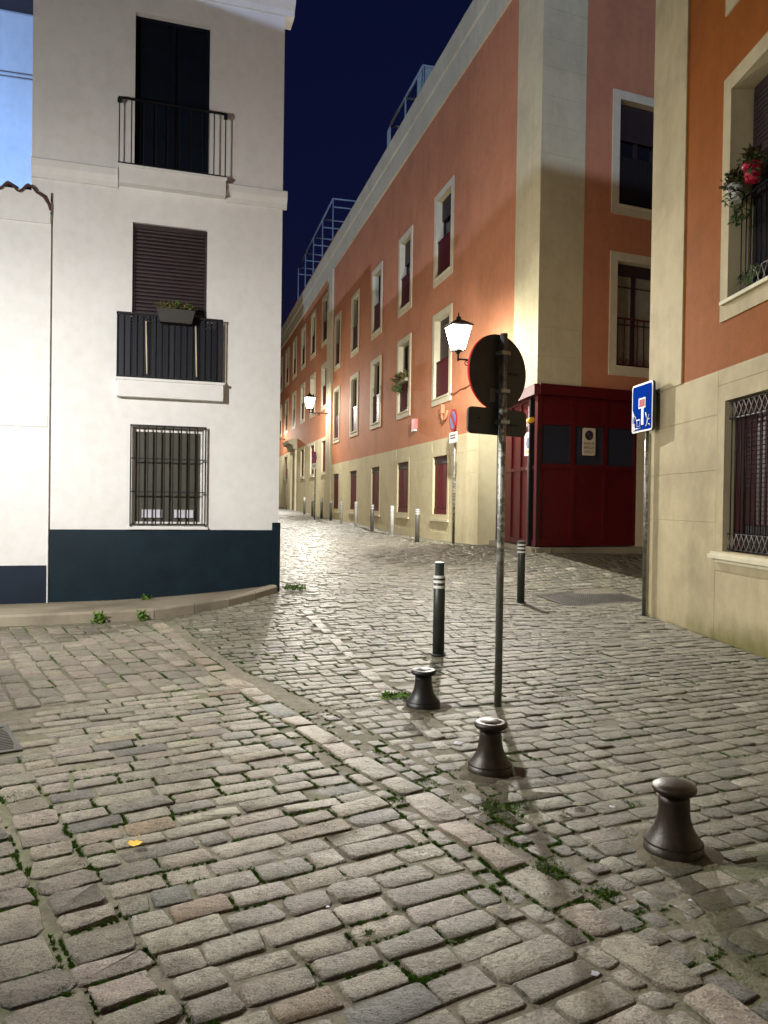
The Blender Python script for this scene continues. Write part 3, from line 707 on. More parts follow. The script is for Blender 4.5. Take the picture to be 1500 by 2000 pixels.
rh = thing('rear_house', 'blue-lit plain wall of the house rising behind the tiled annex', 'house', tuple(W_(-2, 4, .1)))
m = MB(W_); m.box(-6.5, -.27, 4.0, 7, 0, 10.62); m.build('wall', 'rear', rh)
m = MB(W_); m.box(-6.5, -.27, 3.55, 7, 10.62, 10.75); m.build('eave', 'brown', rh)
for z in (9.44, 9.36):
    MB(W_).tube([(-6, 3.97, z - .02), (-3, 3.96, z - .01), (-.25, 3.97, z + .06)], .009, 5).build('cable', 'cable', rh)

# ------------------------------------------------------------------ terracotta corner building up the street
tb = thing('terracotta_building', 'long terracotta and cream building climbing the street behind the lanterns', 'building', tuple(S_(-10, 0, .6)))
def U(a, b): return (-b, -a)
cols = [(5.30, 6.95), (9.20, 10.80), (13.05, 14.65), (16.88, 18.46), (20.75, 22.25)]
cols2 = [(24.10, 25.80), (27.80, 29.50), (31.50, 33.20), (35.25, 36.95), (38.95, 40.75), (42.6, 44.3)]
FL1, FL2 = [(4.45, 7.12), (7.95, 10.60)], [(6.42, 8.85), (9.78, 12.40)]
bw = .185; bb = .20
ops = []
for c in cols:
    for z0, z1 in FL1: ops.append((*U(c[0] + bw, c[1] - bw), z0 + bb, z1 - bw, 0))
m = MB(S_); wall(m, *U(0, 22.6), 3.45, 13.1, ops + [(*U(0, 3.2), 3.45, 3.97, 0)]); m.build('upper_wall', 'terra', tb, 'terracotta upper wall of the lower stretch')
ops2 = []
for c in cols2:
    for z0, z1 in FL2: ops2.append((*U(c[0] + bw, c[1] - bw), z0 + bb, z1 - bw, 0))
m = MB(S_); wall(m, *U(22.6, 47), 5.0, 13.1, ops2); m.build('upper_wall', 'terra', tb, 'terracotta upper wall of the higher stretch')
gw = [(5.50, 6.75), (9.30, 10.62), (13.10, 14.36), (16.95, 18.30), (20.80, 22.12)]
gops = [(*U(*c), 1.30, 2.97, .12) for c in gw]
m = MB(S_); wall(m, *U(3.2, 22.6), -.3, 3.45, gops)
m.quad((-3.2, 0, -.3), (-3.2, 0, 3.97), (-3.2, .6, 3.97), (-3.2, .6, -.3)); m.build('ground_wall', 'cream', tb)
gw2 = [(24.12, 25.4), (27.86, 29.1), (31.58, 32.82), (39.3, 40.4)]
gops2 = [(*U(*c), 3.18, 4.80, .12) for c in gw2] + [(*U(35.2, 36.7), 1.0, 4.70, .45)]
m = MB(S_); wall(m, *U(22.6, 47), -.3, 5.0, gops2); m.build('ground_wall', 'cream', tb)
MB(S_).box(*U(22.62, 23.92), -.09, .01, -.2, 13.08).build('pilaster', 'trim', tb)
m = MB(S_); m.extr([(0, 13.05), (-.05, 13.06), (-.07, 13.75), (-.11, 13.80), (-.15, 14.15), (-.17, 14.3), (.3, 14.32), (.3, 13.05)], -47, .14); m.build('cornice', 'trim', tb)
m = MB(E_); m.extr([(0, 13.05), (-.05, 13.06), (-.07, 13.75), (-.11, 13.80), (-.15, 14.15), (-.17, 14.3), (.3, 14.32), (.3, 13.05)], -.14, 7); m.build('cornice', 'trim', tb)
m = MB(S_); m.box(*U(23.2, 47), .30, 1.2, 14.3, 15.25); m.build('roof_parapet', 'terra', tb)
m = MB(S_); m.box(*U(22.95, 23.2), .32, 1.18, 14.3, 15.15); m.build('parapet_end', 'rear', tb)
m = MB(S_); m.quad((-47, .1, 13.6), (0.6, .1, 13.6), (3.5, 9, 13.6), (-47, 9, 13.6)); m.build('roof', 'stonetrim', tb)
# scored plaster blocks of the ground floor
rows = [.10, .80, 1.34, 1.86, 2.40, 2.96, 3.43]
def blocks(fr, x0, x1, zr, skip, parent, mat, lens=(1.25, 1.6), pr=.007, brk=True):
    for r, (a, b) in enumerate(zip(zr, zr[1:])):
        x = x0
        xs_ = [x0]
        if brk:
            x = x0 + (.6 if r % 2 else 1.3)
            while x < x1 - .4: xs_.append(x); x += 1.42
        xs_.append(x1)
        for p, q in zip(xs_, xs_[1:]):
            segs = [(p, q)]
            for (sa, sb, sz0, sz1) in skip:
                if sz1 <= a + .02 or sz0 >= b - .02: continue
                ns = []
                for (u, v) in segs:
                    if sb <= u or sa >= v: ns.append((u, v)); continue
                    if sa > u + .05: ns.append((u, sa))
                    if sb < v - .05: ns.append((sb, v))
                segs = ns
            for u, v in segs: MB(fr).cbox(u + .0025, v - .0025, -pr, .0, a + .0025, b - .0025, .003).build('wall_block', mat, parent)
blocks(S_, -22.55, -3.2 + .012, rows, [(*U(c[0] - .14, c[1] + .14), 1.16, 3.12) for c in gw], tb, 'cream')
for c in gw:
    m = MB(S_); a, b = U(*c); surround(m, a, b, 1.30, 2.97, .13, -.016, .003); 
    sh = m.build('window_surround', 'cream', tb)
    MB(S_).box(a - .16, b + .16, -.06, .0, 1.10, 1.165).build('sill', 'trim', sh)
    k = MB(S_); k.box(a, b, .055, .075, 1.30, 2.97); shu = k.build('shutter', 'redshutter', tb)
    n = 8
    for j in range(n):
        xa = a + .04 + j * (b - a - .08) / n; MB(S_).box(xa + .012, xa + (b - a - .08) / n - .012, .035, .056, 1.50, 2.72).build('slat', 'redshutter', shu)
    for z in (1.30, 2.75): MB(S_).box(a, b, .03, .054, z, z + .17).build('rail', 'brown' if z > 2 else 'redshutter', shu)
for c in gw2:
    a, b = U(*c); m = MB(S_); m.box(a, b, .05, .07, 3.18, 4.80); shu = m.build('shutter', 'redshutter', tb)
    m = MB(S_); surround(m, a, b, 3.18, 4.80, .12, -.02, .003); m.build('window_surround', 'trim', tb)
    MB(S_).box(a - .14, b + .14, -.06, 0, 3.0, 3.055).build('sill', 'trim', tb)
# street windows
def window(fr, a, b, z0, z1, kind, parent, detail, rail='redrail'):
    """a..b, z0..z1 outer surround"""
    A, B, C, D = a + bw, b - bw, z0 + bb, z1 - bw
    m = MB(fr); surround(m, A, B, C, D, bw, -.03, .004, bb); reveal(m, A, B, C, D, .003, .29); su = m.build('window_surround', 'trim', parent)
    MB(fr).box(A - .03, B + .03, -.055, .10, C - .035, C + .012).build('sill', 'trim', su)
    m = MB(fr); surround(m, A + .05, B - .05, C + .06, D - .05, .05, .20, .26); mx = (A + B) / 2; m.box(mx - .05, mx + .05, .20, .255, C + .06, D - .05); w = m.build('window', 'brown', parent)
    for p, q in ((A + .05, mx - .05), (mx + .05, B - .05)): MB(fr).box(p, q, .235, .245, C + .06, D - .05).build('pane', 'pane' if kind != 'curtain' else 'curtain', w)
    MB(fr).box(A, B, .27, .29, C, D).build('backing', 'dark', w)
    if kind == 'dark':
        MB(fr).box(A + .02, B - .02, .15, .17, D - .75 * (D - C) * random.uniform(.3, .7), D).build('roller_blind', 'brown', w)
    if kind == 'curtain':
        for f in (.42, .78): MB(fr).box(A + .05, B - .05, .195, .20, C + (D - C) * f, C + (D - C) * f + .03).build('glazing_bar', 'brown', w)
        MB(fr).box(A, B, .16, .2, D - .25, D).build('blind_box', 'brown', w)
    # red railing panel in the lower part
    rz = C + 1.08
    ra = MB(fr).box(A, B, .03, .06, rz - .03, rz).build('railing', rail, parent); MB(fr).box(A, B, .03, .06, C + .04, C + .07).build('bottom_rail', rail, ra)
    n = 11
    if kind == 'curtain':
        for j in range(7):
            x = A + (j + .5) * (B - A) / 7; MB(fr).box(x - .008, x + .008, .037, .053, C + .06, rz).build('baluster', rail, ra)
        for j in range(6):
            x = A + (j + 1) * (B - A) / 7; q = (B - A) / 14
            MB(fr).tube([(x - q, .045, C + .07), (x, .045, C + .20), (x + q, .045, C + .07)], .007, 4).build('diamond', rail, ra)
    elif detail:
        for j in range(n):
            x = A + j * (B - A) / n; MB(fr).box(x + .012, x + (B - A) / n - .012, .042, .056, C + .07, rz - .03).build('reed_slat', rail, ra)
        MB(fr).box(A, B, .058, .064, C + .05, rz - .02).build('screen', rail, ra)
    else:
        m = MB(fr)
        for j in range(n):
            x = A + j * (B - A) / n; m.box(x + .01, x + (B - A) / n - .01, .042, .062, C + .07, rz - .03)
        m.box(A, B, .061, .066, C + .05, rz - .02)
        m.build('screen', rail, ra)
for i, c in enumerate(cols):
    for z0, z1 in FL1: window(S_, *U(*c), z0, z1, 'dark' if random.random() < .7 else 'open', tb, i < 2)
for c in cols2:
    for z0, z1 in FL2: window(S_, *U(*c), z0, z1, 'dark' if random.random() < .5 else 'open', tb, False)
# portico of the upper stretch
m = MB(S_); m.extr([(0, 4.95), (-.25, 5.0), (-.30, 5.25), (-.55, 5.35), (-.60, 5.55), (0, 5.70)], *U(34.5, 37.4)); m.build('portico_hood', 'stonetrim', tb)
MB(S_).box(*U(34.7, 35.15), -.10, .01, 0, 4.97).build('portico_pier', 'trim', tb); MB(S_).box(*U(36.75, 37.2), -.10, .01, 0, 4.97).build('portico_pier', 'trim', tb)
MB(S_).box(*U(35.2, 36.7), .40, .44, .8, 4.7).build('door', 'brown', tb)
# quoin blocks at the corner, both faces
zq = [4.12 + .6 * k for k in range(15)] + [13.04]
for a, b in zip(zq, zq[1:]):
    MB(S_).cbox(*U(-.012, 1.2), -.012, .0, a + .0012, b - .0012, .002).build('quoin', 'cream', tb)
    MB(E_).cbox(0.0, 1.09, -.011, .0, a + .0012, b - .0012, .002).build('quoin', 'cream', tb)
# end face
eops = [(1.97, 3.2, 4.65, 6.935, 0), (1.97, 3.2, 8.14, 10.415, 0)]
m = MB(E_); wall(m, 0, 8, 3.97, 13.1, eops); m.build('end_wall', 'terra', tb)
m = MB(E_); wall(m, 2.60, 8, -.3, 3.97, []); m.quad((2.60, 0, -.3), (2.60, 0, 3.97), (2.60, .5, 3.97), (2.60, .5, -.3)); m.build('end_ground_wall', 'cream', tb)
window(E_, 1.785, 3.385, 4.45, 7.12, 'curtain', tb, True); window(E_, 1.785, 3.385, 7.94, 10.60, 'dark', tb, True, 'dark')
# garage enclosure in the cut-away corner
G_ = Fr((2.745, 19.23), (3.1499 + .02 - 2.745, 16.0 - 19.23)); GL = math.hypot(3.1499 + .02 - 2.745, 16 - 19.23)
gt = thing('garage_gate', 'dark red glazed garage gate set into the cream corner of the building', 'gate', tuple(E_(1.3, .1, .7)))
ZB, ZT = .74, 3.93
MB(E_).box(.03, 2.60, .30, .34, ZB, ZT).build('backing', 'dark', gt)
fp = [(.12, .88), (.97, 1.72), (1.80, 2.58)]
m = MB(E_); m.box(.02, .12, .0, .10, ZB, ZT); m.box(.88, .97, .01, .10, ZB, ZT); m.box(1.72, 1.80, .01, .10, ZB, ZT); m.box(2.55, 2.60, .01, .10, ZB, ZT)
for z0, z1 in ((ZB, ZB + .10), (2.38, 2.48), (3.30, 3.40), (3.86, ZT)): m.box(.12, 2.55, .012, .10, z0, z1)
m.build('gate_frame', 'red', gt)
for a, b in fp:
    MB(E_).box(a, b, .05, .07, ZB + .1, 2.38).build('panel', 'red', gt)
    MB(E_).box(a, b, .05, .07, 3.40, 3.86).build('panel', 'red', gt)
    MB(E_).box(a, b, .06, .075, 2.48, 3.30).build('pane', 'gglass', gt)
m = MB(G_); sp = [(.55, .62), (1.36, 1.44), (2.05, 2.13), (2.62, 2.70), (GL - .13, GL - .03)]
for a, b in sp: m.box(a, b, .0, .09, ZB, ZT)
for z0, z1 in ((ZB, ZB + .12), (2.36, 2.44), (3.30, 3.40), (3.84, ZT)): m.box(.55, GL - .06, .004, .08, z0, z1)
m.build('side_frame', 'red', gt)
for (a0, a), (b, b1) in zip(sp, sp[1:]):
    MB(G_).box(a, b, .04, .06, ZB + .12, 2.36).build('panel', 'red', gt); MB(G_).box(a, b, .04, .06, 2.44, 3.30).build('panel', 'red', gt); MB(G_).box(a, b, .04, .06, 3.40, 3.84).build('panel', 'red', gt)
MB(G_).box(0, .55, .05, .07, 2.02, ZT).build('side_pane', 'pane', gt); MB(G_).box(0, .55, .05, .07, ZB + .6, 2.02).build('side_pane', 'gglass', gt); MB(G_).box(0, .55, .05, .08, ZB - .3, ZB + .6).build('side_panel', 'brown', gt)
MB(G_).box(GL - .028, GL - .012, -.004, .05, ZB, 3.2).build('corner_gap_strip', 'iron', gt)  # added dark strip that draws the gap lines at the corner
m = MB(E_); m.box(-.02, 2.60, -.16, .0, 3.90, 4.12); m.build('fascia', 'red', gt)
m = MB(G_); m.box(.3, GL + .11, -.12, .02, 3.895, 4.115); m.build('fascia', 'red', gt)
m = MB(E_); m.box(-.05, 2.75, -.14, .3, .30, .72); m.build('threshold', 'kerbstone', gt)
m = MB(G_); m.box(0, GL + .1, -.12, .3, .30, .715); m.build('threshold', 'kerbstone', gt)

def text_mesh(s, size, fr, x, y, z, name, mat, parent, width=None, flipx=1):
    cu = bpy.data.curves.new('t', 'FONT'); cu.body = s; cu.size = size; cu.align_x = 'CENTER'; cu.extrude = .0008
    ob = bpy.data.objects.new('t', cu); me = bpy.data.meshes.new_from_object(ob)
    vx = [v.co for v in me.vertices]; w = (max(c.x for c in vx) - min(c.x for c in vx)) or 1; k = (width / w) if width else 1
    m = MB(fr)
    for c in vx: m.p(x + c.x * k, y - c.z, z + c.y)
    for pl in me.polygons: m.face(list(pl.vertices))
    bpy.data.objects.remove(ob); bpy.data.meshes.remove(me); return m.build(name, mat, parent)
def disc(fr, x, y, z, r, t, name, mat, parent, n=40, r2=0):
    m = MB(fr); P = [(x + r * math.cos(2 * math.pi * k / n), z + r * math.sin(2 * math.pi * k / n)) for k in range(n)]
    if not r2: m.prism(P, y, y + t)
    else:
        Q = [(x + r2 * math.cos(2 * math.pi * k / n), z + r2 * math.sin(2 * math.pi * k / n)) for k in range(n)]
        a = [m.p(px, y, pz) for px, pz in P]; b = [m.p(px, y, pz) for px, pz in Q]; c = [m.p(px, y + t, pz) for px, pz in P]; d = [m.p(px, y + t, pz) for px, pz in Q]
        for k in range(n):
            j = (k + 1) % n; m.face([a[k], a[j], b[j], b[k]]); m.face([c[k], d[k], d[j], c[j]]); m.face([a[k], c[k], c[j], a[j]]); m.face([b[k], b[j], d[j], d[k]])
    return m.build(name, mat, parent)
def rrect(x0, x1, z0, z1, r, n=5):
    P = []
    for cx, cz, s in ((x1 - r, z0 + r, -90), (x1 - r, z1 - r, 0), (x0 + r, z1 - r, 90), (x0 + r, z0 + r, 180)):
        for k in range(n + 1): th = rad(s + 90 * k / n); P.append((cx + r * math.cos(th), cz + r * math.sin(th)))
    return P
# vehicle-exit plate on the gate
vp = thing('exit_plate', 'pale no parking plate with black lettering fixed on the garage gate glass', 'sign', tuple(E_(1.30, 0, 2.6)))
MB(E_).prism(rrect(1.155, 1.475, 2.685, 3.270, .03), -.012, .012).build('plate', 'signpaper', vp)
disc(E_, 1.313, -.015, 3.115, .105, .003, 'roundel', 'ink', vp); disc(E_, 1.313, -.017, 3.115, .105, .002, 'rim', MT['brown'], vp, r2=.085)
m = MB(E_); m.prism([(1.25, 3.170), (1.262, 3.182), (1.376, 3.060), (1.364, 3.048)], -.018, -.015); m.build('slash', 'bluepatch', vp)
for s_, z, w in (('SALIDA DE', 2.915, .26), ('VEHICULOS', 2.825, .275), ('LLAMAR 24 H', 2.735, .265)):
    text_mesh(s_, .085, E_, 1.315, -.0135, z, 'lettering', 'ink' if z > 2.77 else 'sticker', vp, w)
# no parking sticker on the side leaf
st_ = thing('parking_sticker', 'white no parking sticker with blue disc on the red side leaf', 'sign', tuple(G_(GL - .42, 0, 2.6)))
x0s = GL - .84
MB(G_).prism([(x0s, 2.67), (x0s + .48, 2.67), (x0s + .48, 3.17), (x0s, 3.17)], -.006, .0).build('sheet', 'signwhite', st_)
disc(G_, x0s + .24, -.009, 2.94, .115, .003, 'roundel', 'bluepatch', st_); disc(G_, x0s + .24, -.011, 2.94, .115, .002, 'rim', 'sticker', st_, r2=.10)
MB(G_).prism([(x0s + .10, 2.73), (x0s + .38, 2.73), (x0s + .38, 2.79), (x0s + .10, 2.79)], -.009, -.006).build('stripe', 'yellow', st_)
bc = thing('warning_beacon', 'small yellow beacon on the red garage frame beside the corner', 'beacon', tuple(G_(GL - .30, -.02, 3.34)))
MB(G_).tube([(GL - .46, -.05, 3.40), (GL - .22, -.05, 3.40)], [.055, .06], 12).build('lens', 'yellow', bc); MB(G_).box(GL - .36, GL - .22, -.05, .0, 3.33, 3.36).build('bracket', 'brown', bc)

# small fixtures on the street face
ab = thing('alarm_box', 'small pink alarm box on the terracotta street wall', 'alarm box', tuple(S_(-8.55, 0, 3.9)))
MB(S_).prism(rrect(-8.72, -8.40, 3.92, 4.27, .04), -.10, 0.0).build('case', 'pinkbox', ab); MB(S_).box(-8.70, -8.42, -.105, -.01, 3.885, 3.925).build('lamp_strip', 'signwhite', ab)
hk = thing('wall_fixture', 'little pipe fixture on the terracotta wall beside the no parking sign', 'fixture', tuple(S_(-5.8, 0, 4.1)))
MB(S_).tube([(-5.9, -.06, 4.32), (-5.9, -.06, 4.05), (-5.75, -.06, 3.93), (-5.55, -.06, 4.0), (-5.5, -.03, 4.2)], .03, 7).build('pipe', 'terra', hk); MB(S_).box(-5.98, -5.84, -.10, 0, 4.15, 4.40).build('socket', 'terra', hk)
cb = tag(MB(S_).tube([(-5.28, -.02, 4.62), (-4.9, -.035, 4.60), (-4.5, -.02, 4.66), (-4.1, -.035, 4.65), (-3.6, -.02, 4.70), (-2.9, -.02, 4.72)], .022, 6).build('wall_cable', 'terra', loc=tuple(S_(-4.2, 0, 4.6))), 'drooping cable painted terracotta under the nearest lantern', 'cable')
pv = thing('window_plant', 'leafy plant spilling over a first-floor street window railing', 'plant', tuple(S_(-10.0, 0, 5.6)))
leaves(S_, (-10.0, -.08, 5.78), (.55, .10, .10), 260, .20, 'leafdry', pv, 'foliage', .2); leaves(S_, (-10.45, -.1, 5.6), (.15, .1, .22), 90, .18, 'leafgreen', pv, 'foliage', -.3)
MB(S_).box(-10.6, -9.5, -.12, .02, 5.62, 5.74).build('trough', 'stonetrim', pv)

# rooftop frames
def roof_frame(name, label, u0, u1, z0, z1, y0, y1, nx_, mid, arch=False):
    t = thing(name, label, 'roof frame', tuple(S_(-(u0 + u1) / 2, y0, z0)))
    r = .042
    us = [u0 + (u1 - u0) * k / nx_ for k in range(nx_ + 1)]
    for u in us:
        for y in (y0, y1): MB(S_).tube([(-u, y, z0), (-u, y, z1)], r, 6).build('post', 'frame_blue', t)
        MB(S_).tube([(-u, y0, z1), (-u, y1, z1)], r, 6).build('crossbar', 'frame_blue', t)
        if mid: MB(S_).tube([(-u, y0, z1 - mid), (-u, y1, z1 - mid)], r * .8, 6).build('crossbar', 'frame_blue', t)
    for y in (y0, y1): MB(S_).tube([(-u0, y, z1), (-u1, y, z1)], r * 1.3, 6).build('top_rail', 'frame_blue', t)
    return t
roof_frame('roof_frame', 'pale tubular terrace frame on the roof farther up the street', 27.4, 40.5, 14.3, 18.4, .8, 3.6, 4, .45)
t2 = roof_frame('roof_frame', 'pale tubular terrace frame with plastic sheet above the nearest cornice', 10.9, 15.3, 13.6, 16.75, .8, 2.9, 2, 0)
for u, w in ((11.05, .5), (15.15, .5)):
    m = MB(S_); n = 8
    for k in range(n):
        a = -u - w * k / n * (1 if u > 12 else 1); b = -u - w * (k + 1) / n
        ya, yb = .78 + .05 * math.sin(k * 1.7), .78 + .05 * math.sin((k + 1) * 1.7)
        m.face([m.p(a, ya, 13.7), m.p(b, yb, 13.7), m.p(b, yb, 16.65), m.p(a, ya, 16.65)], True)
    m.build('plastic_sheet', 'plasticsheet', t2)
m = MB(S_)
for k in range(10):
    a, b = .85 + k * .2, .85 + (k + 1) * .2; m.face([m.p(-10.9 + .03 * math.sin(k * 1.3), a, 13.7), m.p(-10.9 + .03 * math.sin(k * 1.3 + 1.3), b, 13.7), m.p(-10.9 + .03 * math.sin(k * 1.3 + 1.3), b, 16.7), m.p(-10.9 + .03 * math.sin(k * 1.3), a, 16.7)], True)
m.build('plastic_sheet', 'plasticsheet', t2)

# ------------------------------------------------------------------ orange building on the right
ob_ = thing('orange_building', 'orange building with cream base and barred window at the right edge', 'building', tuple(R_(2, 0, 0)))
LO = (2.35, 3.60, 1.09, 2.86, .16); UO = (2.37, 3.62, 4.02, 6.50, 0); UO2 = (2.37, 3.62, 7.66, 10.1, 0)
m = MB(R_); wall(m, 0, 14, 3.25, 12, [UO, UO2]); m.quad((0, 0, 3.25), (0, 9, 3.25), (0, 9, 12), (0, 0, 12)); m.build('upper_wall', 'orange', ob_)
m = MB(R_); wall(m, 0, 14, -.3, 3.25, [LO]); m.quad((0, 0, -.3), (0, 9, -.3), (0, 9, 3.25), (0, 0, 3.25)); m.build('base_wall', 'creamR', ob_)
m = MB(R_); m.box(-.015, 1.12, -.018, 0, 3.25, 12); m.box(-.016, 0, 0, .8, 3.25, 12); m.build('corner_strip', 'creamR', ob_)
blocks(R_, .0, 2.16, [.02, 1.42, 2.05, 2.72, 3.235], [], ob_, 'creamR', pr=.006, brk=False)
blocks(R_, 3.79, 9.0, [.02, 1.42, 2.05, 2.72, 3.235], [], ob_, 'creamR', pr=.006, brk=True)
blocks(R_, 2.16, 3.79, [.02, .84], [], ob_, 'creamR', pr=.006, brk=False); blocks(R_, 2.16, 3.79, [3.06, 3.235], [], ob_, 'creamR', pr=.006, brk=False)
m = MB(R_); surround(m, 2.35, 3.60, 1.09, 2.86, .175, -.012, .003, .23); m.build('window_surround', 'creamR', ob_)
m = MB(R_); m.box(2.10, 3.85, -.075, .0, 1.00, 1.045); m.box(2.13, 3.82, -.055, .12, 1.045, 1.075); m.box(2.2, 3.8, -.03, 0, .955, 1.0); m.build('window_sill', 'trim', ob_)
m = MB(R_); m.box(2.35, 3.60, .13, .15, 1.09, 2.86); sh = m.build('shutter', 'redbrown', ob_)
for k in range(26): MB(R_).box(2.62, 3.58, .112, .131, 1.42 + k * .052, 1.462 + k * .052).build('slat', 'redbrown', sh)
MB(R_).box(2.38, 2.60, .10, .128, 1.12, 2.84).build('frame', 'redbrown', sh); MB(R_).box(2.62, 3.58, .118, .129, 1.12, 1.40).build('pane', 'pane', sh)
gr = MB(R_).box(2.36, 3.59, .035, .05, 1.113, 1.127).build('window_grille', 'iron', ob_)
for z in (1.30, 2.65, 2.83): MB(R_).box(2.36, 3.59, .035, .05, z - .007, z + .007).build('bar', 'iron', gr)
for k in range(11):
    x = 2.42 + k * .112; MB(R_).tube([(x, .042, 1.12), (x, .042, 2.83)], .0075, 5).build('bar', 'iron', gr)
for z0, z1 in ((1.12, 1.30), (2.65, 2.83)):
    for k in range(11):
        x = 2.38 + k * .112
        MB(R_).tube([(x, .030, z0), (x + .112, .030, z1)], .005, 4).build('lattice_bar', 'cable', gr); MB(R_).tube([(x, .028, z1), (x + .112, .028, z0)], .005, 4).build('lattice_bar', 'cable', gr)
for C, D in ((4.02, 6.50), (7.66, 10.1)):
    m = MB(R_); surround(m, 2.37, 3.62, C, D, .185, -.02, .003, .21); reveal(m, 2.37, 3.62, C, D, .002, .29); m.build('window_surround', 'creamR', ob_)
    MB(R_).box(2.28, 3.71, -.075, .30, C - .03, C + .012).build('window_sill', 'trim', ob_)
    MB(R_).box(2.37, 3.62, .27, .29, C, D).build('backing', 'dark', ob_)
    m = MB(R_); m.box(2.40, 3.60, .24, .26, C + 1.2, D); rb = m.build('roller_blind', 'brown', ob_)
    for k in range(22): MB(R_).box(2.42, 3.58, .225, .241, C + 1.2 + k * .055, C + 1.245 + k * .055).build('slat', 'brown', rb)
rg = MB(R_).box(2.38, 3.61, .10, .115, 4.044, 4.056).build('railing', 'iron', ob_)
MB(R_).box(2.38, 3.61, .10, .115, 4.294, 4.306).build('rail', 'iron', rg)
MB(R_).box(2.38, 3.61, .10, .12, 5.18, 5.20).build('rail', 'iron', rg)
for k in range(12): MB(R_).tube([(2.42 + k * .107, .11, 4.05), (2.42 + k * .107, .11, 5.19)], .007, 5).build('baluster', 'iron', rg)
for k in range(9):
    x = 2.40 + k * .13; MB(R_).tube([(x, .09, 4.05), (x + .13, .09, 4.30)], .005, 4).build('lattice_bar', 'cable', rg); MB(R_).tube([(x, .088, 4.30), (x + .13, .088, 4.05)], .005, 4).build('lattice_bar', 'cable', rg)
def pot(name, label, x, y, z, mat, tilt, fr=R_, r=.085):
    t = thing(name, label, 'flower pot', tuple(fr(x, y, z)), 'flower pots hung at the upper right window')
    P = [(x + tilt * .16, y, z), (x, y, z + .19)]
    MB(fr).tube([(x + tilt, y, z), (x + tilt * .5, y, z + .10), (x, y, z + .16)], [r * .72, r * .88, r], 14).build('pot', mat, t)
    MB(fr).tube([(x + tilt * .1, y, z + .155), (x, y, z + .20)], [r * 1.08, r * 1.08], 14).build('rim', mat, t)
    MB(fr).tube([(x + tilt * .5, y, z + .095), (x + tilt * .48, y, z + .105)], [r * .93, r * .94], 14).build('hanger_ring', 'iron', t)
    leaves(fr, (x - .01, y, z + .27), (.09, .08, .08), 170, .075, 'leafdry', t, 'foliage', .6, w=.8); leaves(fr, (x + .03, y - .03, z + .15), (.10, .08, .14), 130, .07, 'leafgreen', t, 'foliage', -.2, w=.8)
    return t
p1 = pot('flower_pot', 'white flower pot with trailing plant hanging at the upper right window', 2.50, -.02, 5.12, 'potwhite', .03)
leaves(R_, (2.56, -.02, 4.98), (.05, .04, .10), 60, .06, 'leafgreen', p1, 'trailing_stem', -.5, w=.8); leaves(R_, (2.72, .0, 4.90), (.12, .04, .03), 50, .06, 'leafgreen', p1, 'trailing_stem', -.5, w=.8)
pot('flower_pot', 'crimson flower pot hanging beside the white one at the upper right window', 2.80, .03, 5.24, 'potred', .0, r=.10)
sp = thing('spider_plant', 'spider plant with thin arching leaves on the upper right window ledge', 'plant', tuple(R_(2.62, .12, 4.03)))
m = MB(R_)
for k in range(26):
    th = random.uniform(0, 6.28); L = random.uniform(.18, .42); dx, dy = math.cos(th) * L, math.sin(th) * L * .3; h = random.uniform(.15, .38)
    pts = [(2.64 + dx * s_, .10 + dy * s_ * .5, 4.12 + h * (1.9 * s_ - 1.5 * s_ * s_)) for s_ in (0, .3, .6, 1)]
    m.tube(pts, [.006, .007, .005, .001], 4)
m.build('foliage', 'leafgreen', sp); MB(R_).lathe((2.64, .12, 4.033), [(.0, 0), (.06, 0), (.075, .10), (.0, .10)], 12).build('pot', 'planter', sp)

# ------------------------------------------------------------------ houses outside the frame (they shade the cool light and carry the left lantern)
def outside(name, label, x0, x1, y0, y1, h):
    t = thing(name, label, 'house', ((x0 + x1) / 2, (y0 + y1) / 2, 0))
    MB().box(x0, x1, y0, y1, -.5, h).build('wall', 'house', t); MB().box(x0 - .25, x1 + .25, y0 - .25, y1 + .25, h, h + .15).build('eave', 'tile', t)
outside('left_house', 'pale plastered house beside the viewer on the left, outside the photograph', -8.3, -5.7, -8, 7.2, 9.25)
outside('back_house', 'pale plastered house behind the viewer, outside the photograph', -8.3, 10, -15, -8.6, 9.9)
for k, (yy, hh) in enumerate(((21.2, 11.6), (29.5, 13.2), (38, 14.8), (47, 16.2))):
    L = Fr((-1.63 - .2633 * (yy - 11.85), yy), (-.2546, .967)); t = thing('row_house', ['first', 'second', 'third', 'fourth'][k] + ' hidden row house behind the white house up the street', 'house', tuple(L(0, 0, .4)))
    m = MB(L); m.box(.02, 8.3, .0, 5, 0, hh); m.build('wall', 'house', t)

